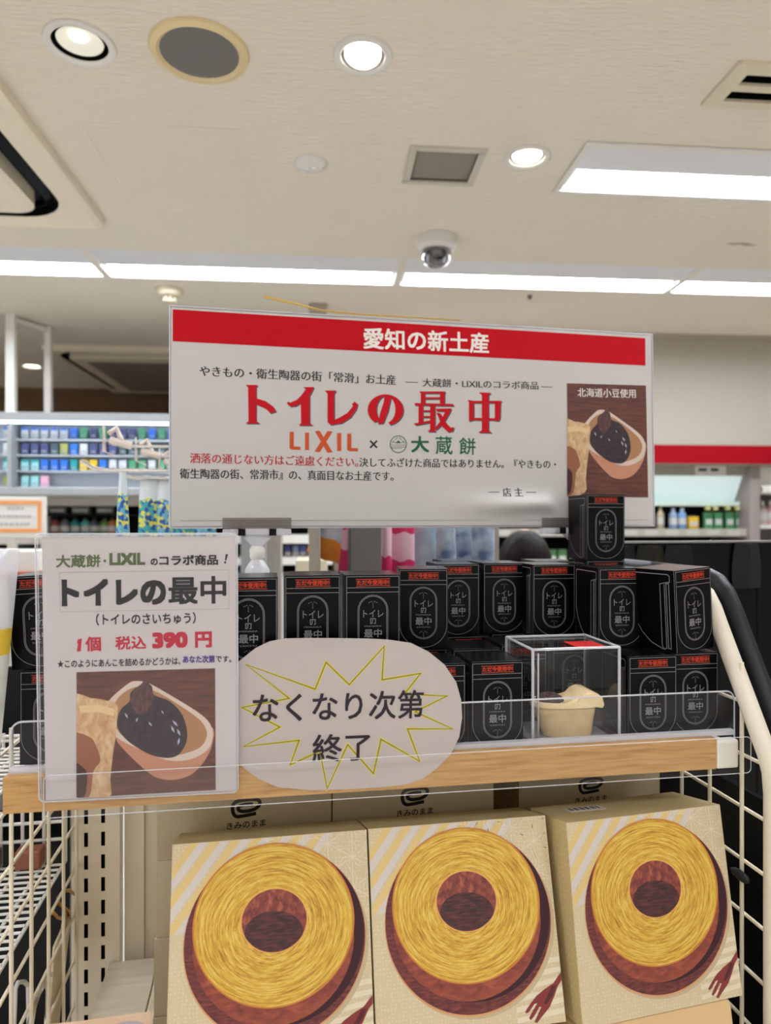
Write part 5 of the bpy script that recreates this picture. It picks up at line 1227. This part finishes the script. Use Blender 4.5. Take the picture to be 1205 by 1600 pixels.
def pack(px, row, body, band, col):
    py = (LEDGE + [760])[row]
    key = (body, band)
    if key not in PK:
        m = MB(); m.box(-0.0185, 0.0185, 0, 0.02, 0, 0.056, mat('pack_%d_%d_%d' % body, body, 0.4))
        if band: m.box(-0.0187, 0.0187, -0.0004, 0.0, 0.042, 0.0558, mat('pack_%d_%d_%d' % band, band, 0.4))
        m.box(-0.012, 0.012, -0.0006, -0.0002, 0.010, 0.018, mat('pack_label', (150, 154, 164), 0.5))
        o = m.build('cigarette_pack'); PK[key] = o
    else: o = PK[key].copy(); C.objects.link(o)
    o.location = (Xat(px), RY + 0.03, Zat(py) + 0.0006)
    rn = ('top row', 'second row', 'third row', 'bottom row')[row]
    o['label'] = '%s cigarette pack in the %s of the white lit rack' % (col, rn); o['category'] = 'cigarette pack'; o['group'] = '%s cigarette packs, %s' % (col, rn)
W, BL_, GN, NV, DG, TL_, YL, PKc, CY_, OL = (196, 202, 210), (40, 110, 210), (70, 150, 110), (66, 74, 120), (60, 84, 92), (30, 150, 160), (220, 186, 50), (226, 170, 196), (150, 206, 214), (150, 156, 90)
cols = [35 + 15.4 * k for k in range(16)]
r0 = [(W, BL_, 'blue topped white')] * 5 + [(BL_, None, 'blue'), (GN, None, 'green'), (NV, None, 'navy'), (GN, None, 'green'), (NV, None, 'navy'), (NV, None, 'navy'), (NV, None, 'navy'), (GN, None, 'green'), (BL_, None, 'blue'), (GN, None, 'green'), (BL_, None, 'blue')]
r1 = [(NV, None, 'navy')] * 3 + [(DG, None, 'slate'), (OL, None, 'olive'), (BL_, None, 'blue'), (W, None, 'white'), (NV, None, 'navy'), (NV, None, 'navy'), (NV, None, 'navy')] + [(DG, None, 'slate')] * 6
r2 = [(CY_, TL_, 'teal topped pale')] * 2 + [(BL_, None, 'blue')] * 3 + [(TL_, None, 'teal'), (YL, None, 'yellow'), (YL, None, 'yellow'), (BL_, None, 'blue'), (W, None, 'white'), (W, None, 'white'), (GN, None, 'green'), (GN, None, 'green'), (W, None, 'white'), (GN, None, 'green'), (W, None, 'white')]
r3 = [(CY_, None, 'pale aqua'), (CY_, None, 'pale aqua'), (PKc, None, 'pink')]
for row, rr in enumerate((r0, r1, r2, r3)):
    for c_, spec in zip(cols, rr): pack(c_, row, *spec)
for row, spec in enumerate(((W, BL_, 'far left blue topped white'), (W, None, 'far left white'), (CY_, TL_, 'far left teal topped pale'), (OL, None, 'far left olive'))): pack(7, row, *spec)

# shelves behind the counter, under the rack
SY = 4.15
t = thing('back_counter_shelf', 'pale shelf unit with dark recess of small bottles under the cigarette rack', 'shelf unit', (0, 0, 0))
mat('pale_board', (196, 190, 184), 0.5)
def zb(py): return PY(120, py, SY).z
xl, xr = PY(-140, 800, SY).x, PY(520, 800, SY).x
m = MB(); m.box(xl, xr, SY, SY + 0.30, zb(790), zb(775), 'pale_board'); m.build('head_board', t)
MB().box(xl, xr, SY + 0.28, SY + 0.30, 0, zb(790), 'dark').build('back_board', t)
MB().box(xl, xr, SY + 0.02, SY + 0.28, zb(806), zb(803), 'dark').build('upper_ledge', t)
for a, b in ((836, 850), (872, 884)): MB().box(xl, xr, SY - 0.02, SY + 0.28, zb(b), zb(a), 'white_plastic').build('ledge', t)
MB().box(xl, xr, SY - 0.0, SY + 0.28, 0, zb(900), 'pale_board').build('base_cabinet', t)
for px in (66, 300, 425): MB().box(PY(px - 3, 800, SY).x, PY(px + 3, 800, SY).x, SY, SY + 0.28, zb(900), zb(790), 'white_plastic').build('side_board', t)
BT = {}
def bottle(name, px, py_base, hh, rr, col, capc, label, cat, group, Y=SY + 0.10, cap=True, square=False):
    key = (name, col, capc, hh, rr, square)
    base = PY(px, py_base, Y)
    if key in BT: o = dup(BT[key], loc=base, label=label, group=group); return o
    t = thing(name, label, cat, base, 0, group)
    mb = mat('goods_%d_%d_%d' % col, col, 0.35)
    if square:
        m = MB(); m.box(-rr, rr, -rr * 0.6, rr * 0.6, 0, hh, mb); m.build('body', t, bevel=rr * 0.12)
    else:
        MB().lathe([(rr * 0.9, 0), (rr, hh * 0.04), (rr, hh * 0.62), (rr * 0.85, hh * 0.72), (rr * 0.42, hh * 0.82), (rr * 0.4, hh * 0.86)] if cap else [(rr * 0.92, 0), (rr, hh * 0.03), (rr, hh * 0.95), (rr * 0.9, hh)], mb, 18).build('body', t, smooth=True)
    if cap: MB().lathe([(rr * 0.46, hh * 0.86), (rr * 0.46, hh * 0.98), (rr * 0.4, hh)] if not square else [(rr * 0.5, hh), (rr * 0.5, hh * 1.12), (rr * 0.4, hh * 1.14)], mat('goods_%d_%d_%d' % capc, capc, 0.4), 14).build('cap', t, smooth=True)
    MB().lathe([(rr * 1.01, hh * 0.2), (rr * 1.01, hh * 0.5)], mat('goods_label', (206, 204, 200), 0.5), 18, None, False, False).build('label', t, smooth=True) if not square else MB().box(-rr * 0.8, rr * 0.8, -rr * 0.6 - 0.001, -rr * 0.6, hh * 0.25, hh * 0.6, mat('goods_label', (206, 204, 200), 0.5)).build('label', t)
    BT[key] = t
    return t
for k, (px, col, nm) in enumerate(((74, (70, 60, 62), 'dark'), (86, (160, 80, 74), 'brick red'), (102, (110, 120, 124), 'grey'), (118, (60, 150, 150), 'teal'), (134, (90, 176, 170), 'aqua'), (148, (84, 92, 96), 'slate'), (164, (110, 150, 80), 'green'), (176, (196, 120, 70), 'orange'))):
    bottle('small_bottle', px, 836, 0.105, 0.028, col, (40, 42, 46), '%s small bottle in the dark recess under the cigarette rack' % nm, 'bottle', 'bottles under the cigarette rack')
for k, (px, col, nm) in enumerate(((92, (96, 104, 106), 'grey'), (128, (120, 130, 128), 'pale grey'), (166, (96, 120, 116), 'grey green'))):
    bottle('flat_carton', px, 803, 0.045, 0.05, col, (20, 20, 20), '%s carton on the upper ledge above the small bottles' % nm, 'carton', 'cartons above the small bottles', cap=False, square=True)
for k, (px, col, nm) in enumerate(((26, (70, 84, 130), 'blue'), (36, (60, 110, 70), 'green'), (46, (50, 80, 74), 'dark green'))):
    bottle('small_tin', px, 872, 0.07, 0.018, col, (30, 30, 30), '%s small tin left of the price card top' % nm, 'tin', 'tins left of the price card', cap=False)
for k, (px, col, nm) in enumerate(((450, (86, 90, 160), 'violet'), (462, (150, 170, 206), 'pale blue'), (474, (96, 110, 180), 'blue'))):
    bottle('small_tin', px, 872, 0.075, 0.02, col, (30, 30, 30), '%s tin in the dark shelf seen left of the orange snack bag' % nm, 'tin', 'tins left of the orange bag', cap=False)
# notice with an orange frame
NY = 3.35
a, b = PY(-40, 776, NY), PY(72, 840, NY)
t = thing('framed_notice', 'white notice board with orange border at the left edge, under the cigarette rack', 'notice', (0, 0, 0))
MB().box(a.x, b.x, NY, NY + 0.012, b.z, a.z, 'white_plastic').build('board', t, bevel=0.003)
m = MB(); q0, q1 = PY(-30, 782, NY), PY(65, 832, NY); w_ = 0.018; mo = mat('orange_frame', (236, 160, 96), 0.5)
for e in ((q0.x, q1.x, q0.z - w_, q0.z), (q0.x, q1.x, q1.z, q1.z + w_), (q0.x, q0.x + w_, q1.z + w_, q0.z - w_), (q1.x - w_, q1.x, q1.z + w_, q0.z - w_)): m.box(e[0], e[1], NY - 0.0015, NY - 0.0003, e[2], e[3], mo)
m.build('border', t)
m = MB()
for py, x0, x1 in ((794, 12, 38), (807, -10, 50), (819, -6, 48)):
    x = x0
    while x < x1:
        l_ = random.uniform(4, 8); u0, u1 = PY(x, py - 2, NY), PY(min(x + l_, x1), py + 2, NY); m.box(u0.x, u1.x, NY - 0.0008, NY - 0.0003, u1.z, u0.z, ink((176, 178, 182))); x += l_ + 1.5
m.build('faint_text', t)
MB().box((a.x + b.x) / 2 - 0.02, (a.x + b.x) / 2 + 0.02, NY + 0.012, NY + 0.03, 0, a.z - 0.02, 'white_plastic').build('stand', t)
MB().box((a.x + b.x) / 2 - 0.12, (a.x + b.x) / 2 + 0.12, NY - 0.1, NY + 0.12, 0, 0.012, 'white_plastic').build('foot', t)
# boxes lower at the left edge
QY = 2.6
t = MB(); a, b = PY(-60, 862, QY), PY(56, 893, QY); t.box(a.x, b.x, QY, QY + 0.25, b.z, a.z, 'white_plastic'); t.box(PY(-8, 870, QY).x, PY(9, 870, QY).x, QY - 0.001, QY, PY(0, 884, QY).z, PY(0, 871, QY).z, ink((150, 160, 214)))
tag(t.build('white_carton', bevel=0.004), 'white carton with a pale blue label at the left edge, above the red one', 'carton')
t = MB(); a2, b2 = PY(-60, 893.3, QY), PY(60, 902, QY); t.box(a2.x, b2.x, QY - 0.03, QY + 0.25, b2.z, a2.z, mat('brick', (190, 92, 70), 0.5)); 
tag(t.build('red_tray', bevel=0.003), 'flat brick red tray under the white carton at the left edge', 'tray')
t = MB(); t.box(a2.x, b2.x, QY - 0.02, QY + 0.26, 0, b2.z - 0.0005, 'pale_board'); tag(t.build('side_counter', bevel=0.004), 'pale counter carrying the red tray at the left edge', 'counter')
# cream display block and pale column seen in the gap under the sign
GY = 2.3
t = MB(); a, b = PY(462, 875, GY), PY(512, 905, GY); t.box(a.x, b.x, GY, GY + 0.2, b.z, a.z, 'cream_metal'); t.box(a.x + 0.01, b.x - 0.02, GY + 0.02, GY + 0.18, 0, b.z, 'pale_board')
tag(t.build('till_stand', bevel=0.004), 'cream block top seen below the orange and white snack bag', 'stand')
for k, (px0, px1, col, lb) in enumerate(((376, 414, (150, 152, 154), 'grey blue panel behind the left sign clip'), (415, 440, (172, 166, 158), 'pale grey column right of the left sign clip'), (482, 500, (204, 194, 176), 'cream column left of the orange snack bag'))):
    a, b = PY(px0, 815, 2.9 + 0.15 * k), PY(px1, 815, 2.9 + 0.15 * k)
    t = MB(); t.box(a.x, b.x, a.y, a.y + 0.08, 0, EYE + 0.1, mat('column_%d' % k, col, 0.6)); tag(t.build('counter_column', bevel=0.004), lb, 'column')

# ------------------------------------------------------------------ chilled cabinet under the right wall
KY = WY + 0.13
def kz(py): return PY(1090, py, KY).z
def kx(px): return PY(px, 800, KY).x
t = thing('chilled_cabinet', 'open chilled cabinet with pale lit canopy under the red stripe at the right', 'chilled cabinet', (0, 0, 0))
mat('canopy', (206, 224, 226), 0.5, emit=0.35); mat('pillar', (150, 138, 136), 0.5)
x0, x1 = kx(700), kx(1168)
m = MB(); m.add([(x0, KY, 1.84), (x1, KY, 1.84), (x1, KY + 0.12, kz(783)), (x0, KY + 0.12, kz(783))], [(0, 1, 2, 3)], 'canopy'); m.build('canopy', t)
MB().box(x0, x1, KY - 0.002, KY + 0.02, kz(743), 1.84, mat('cab_cream', (166, 161, 149), 0.5)).build('canopy_header', t)
m = MB()
for a, b in ((1091, 1104), (1110, 1122)): m.box(kx(a), kx(b), KY - 0.006, KY - 0.001, kz(736), kz(732), 'dark')
m.build('vent_slot', t)
MB().box(kx(1086), kx(1134), KY - 0.0045, KY - 0.0012, kz(742), kz(728), 'white_plastic').build('fan_cover', t)
MB().box(x0, x1, KY + 0.06, KY + 0.13, kz(790), kz(783), mat('cab_lip', (206, 222, 212), 0.5)).build('canopy_lip', t)
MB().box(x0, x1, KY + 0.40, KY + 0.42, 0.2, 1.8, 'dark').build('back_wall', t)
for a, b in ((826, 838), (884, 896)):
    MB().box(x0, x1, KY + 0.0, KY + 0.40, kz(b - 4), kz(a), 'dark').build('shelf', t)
    r_ = MB(); r_.box(x0, x1, KY - 0.012, KY - 0.001, kz(b), kz(a), 'cab_cream'); pr_ = r_.build('price_rail', t)
    m = MB()
    for k in range(14): m.box(x0 + 0.03 + k * 0.13, x0 + 0.11 + k * 0.13, KY - 0.014, KY - 0.0125, kz(b - 2), kz(a + 2), ink((184, 182, 174)))
    m.build('price_tickets', pr_)
MB().box(x0, x1, KY - 0.02, KY + 0.42, 0, 0.6, 'cab_cream').build('base', t)
MB().box(x0, x0 + 0.03, KY, KY + 0.4, 0.6, 1.84, 'cab_cream').build('side_wall', t)
m = MB(); m.box(kx(1165), kx(1181), KY - 0.05, KY + 0.4, 0, 1.84, 'pillar'); m.build('divider_pillar', t, bevel=0.006)
BYK = KY + 0.09
G3 = 'goods on the upper cabinet shelf'
bottle('tall_bottle', 1032, 826, 0.135, 0.022, (190, 170, 140), (170, 150, 110), 'tan bottle at the left end of the chilled shelf, right of the big sign', 'bottle', G3, BYK)
bottle('blue_bottle', 1052, 826, 0.13, 0.026, (140, 160, 196), (170, 174, 182), 'pale blue bottle second from left on the chilled shelf', 'bottle', G3, BYK)
bottle('blue_bottle', 1066, 826, 0.13, 0.026, (120, 160, 206), (176, 180, 188), 'brighter blue bottle third from left on the chilled shelf', 'bottle', G3, BYK)
bottle('yellow_jar', 1082, 826, 0.075, 0.032, (226, 184, 40), (24, 24, 28), 'yellow jar with black lid on the chilled shelf', 'jar', G3, BYK, True, True)
for k, (px, nm) in enumerate(((1106, 'leftmost of the four green packets on the chilled shelf'), (1121, 'second green packet right of the yellow jar'), (1139, 'third green packet right of the yellow jar'), (1154, 'rightmost green packet, near the grey pillar'))):
    bottle('green_packet', px, 826, 0.10, 0.026, (76, 146, 98), (170, 180, 50), nm if 'packet' in nm else nm, 'packet', G3, BYK, False, True)
bottle('small_jar', 1163, 826, 0.05, 0.016, (190, 140, 96), (60, 40, 30), 'small tan jar beside the grey pillar on the chilled shelf', 'jar', G3, BYK)
for k, px in enumerate((1106, 1118, 1137, 1152)):
    bottle('yellow_tag', px, 797, 0.022, 0.015, (180, 176, 50), (20, 20, 20), 'yellow tag hanging above the green packets', 'tag', 'yellow tags above the green packets', KY + 0.03, False, True)
for k, (px, nm) in enumerate(((981, 'left red carton under the lower right corner of the big sign'), (999, 'right red carton under the lower right corner of the big sign'))):
    bottle('red_carton', px, 884, 0.135, 0.030, (206, 50, 56), (20, 20, 20), nm, 'carton', 'goods on the lower cabinet shelf', BYK, False, True)
for k, (px, nm) in enumerate(((846, 'left green packet behind the head of the shopper'), (862, 'green packet just right of the dark haired head'), (878, 'green packet between the head and the topmost black box'))):
    bottle('green_packet', px, 884, 0.10, 0.026, (104, 160, 110), (170, 180, 50), nm, 'packet', 'goods on the lower cabinet shelf', BYK, False, True)
for k, px in enumerate((1020, 1040, 1060, 1080, 1100, 1120, 1140)):
    bottle('pale_tin', px, 884, 0.125, 0.026, ((170, 160, 160), (150, 120, 130), (120, 130, 160), (176, 170, 160), (130, 100, 110), (140, 150, 170), (160, 150, 150))[k], (200, 196, 190), 'pale capped bottle on the lower chilled shelf, only its top above the black unit', 'bottle', 'tops of bottles on the lower chilled shelf', BYK, True)
# second cabinet at the right edge
t = thing('freezer_cabinet', 'second chilled cabinet with white head and pink goods at the right edge', 'chilled cabinet', (0, 0, 0))
x0, x1 = kx(1183), kx(1330)
MB().box(x0, x1, KY, KY + 0.1, kz(768), 1.84, 'white_plastic').build('head_panel', t, bevel=0.004)
MB().tube([(x0 + 0.01, KY - 0.01, kz(765)), (x1, KY - 0.01, kz(765))], 0.03, 'white_plastic', 12).build('head_roll', t, smooth=True)
MB().box(x0, x1, KY + 0.36, KY + 0.4, 0.2, 1.8, 'rack_grey').build('back_wall', t)
for a, b in ((820, 826), (884, 892)): MB().box(x0, x1, KY, KY + 0.36, kz(b), kz(a), 'white_plastic').build('shelf', t)
MB().box(x0, x1, KY - 0.02, KY + 0.4, 0, 0.6, 'white_plastic').build('base', t)
for k, (px, col, nm) in enumerate(((1191, (196, 180, 178), 'greyish pink'), (1204, (204, 160, 164), 'pink'), (1218, (180, 150, 150), 'dusky pink'))):
    bottle('soft_pack', px, 820, 0.15, 0.028, col, (220, 216, 214), '%s bottle on the freezer shelf at the right edge' % nm, 'bottle', 'goods on the freezer shelf', BYK)
for k, (px, col, nm) in enumerate(((1192, (110, 110, 176), 'violet'), (1206, (150, 146, 190), 'lilac'))):
    bottle('soft_pack', px, 884, 0.15, 0.028, col, (220, 216, 214), '%s bottle on the lower freezer shelf at the right edge' % nm, 'bottle', 'goods on the lower freezer shelf', BYK)
bpy.data.objects.remove(_to)
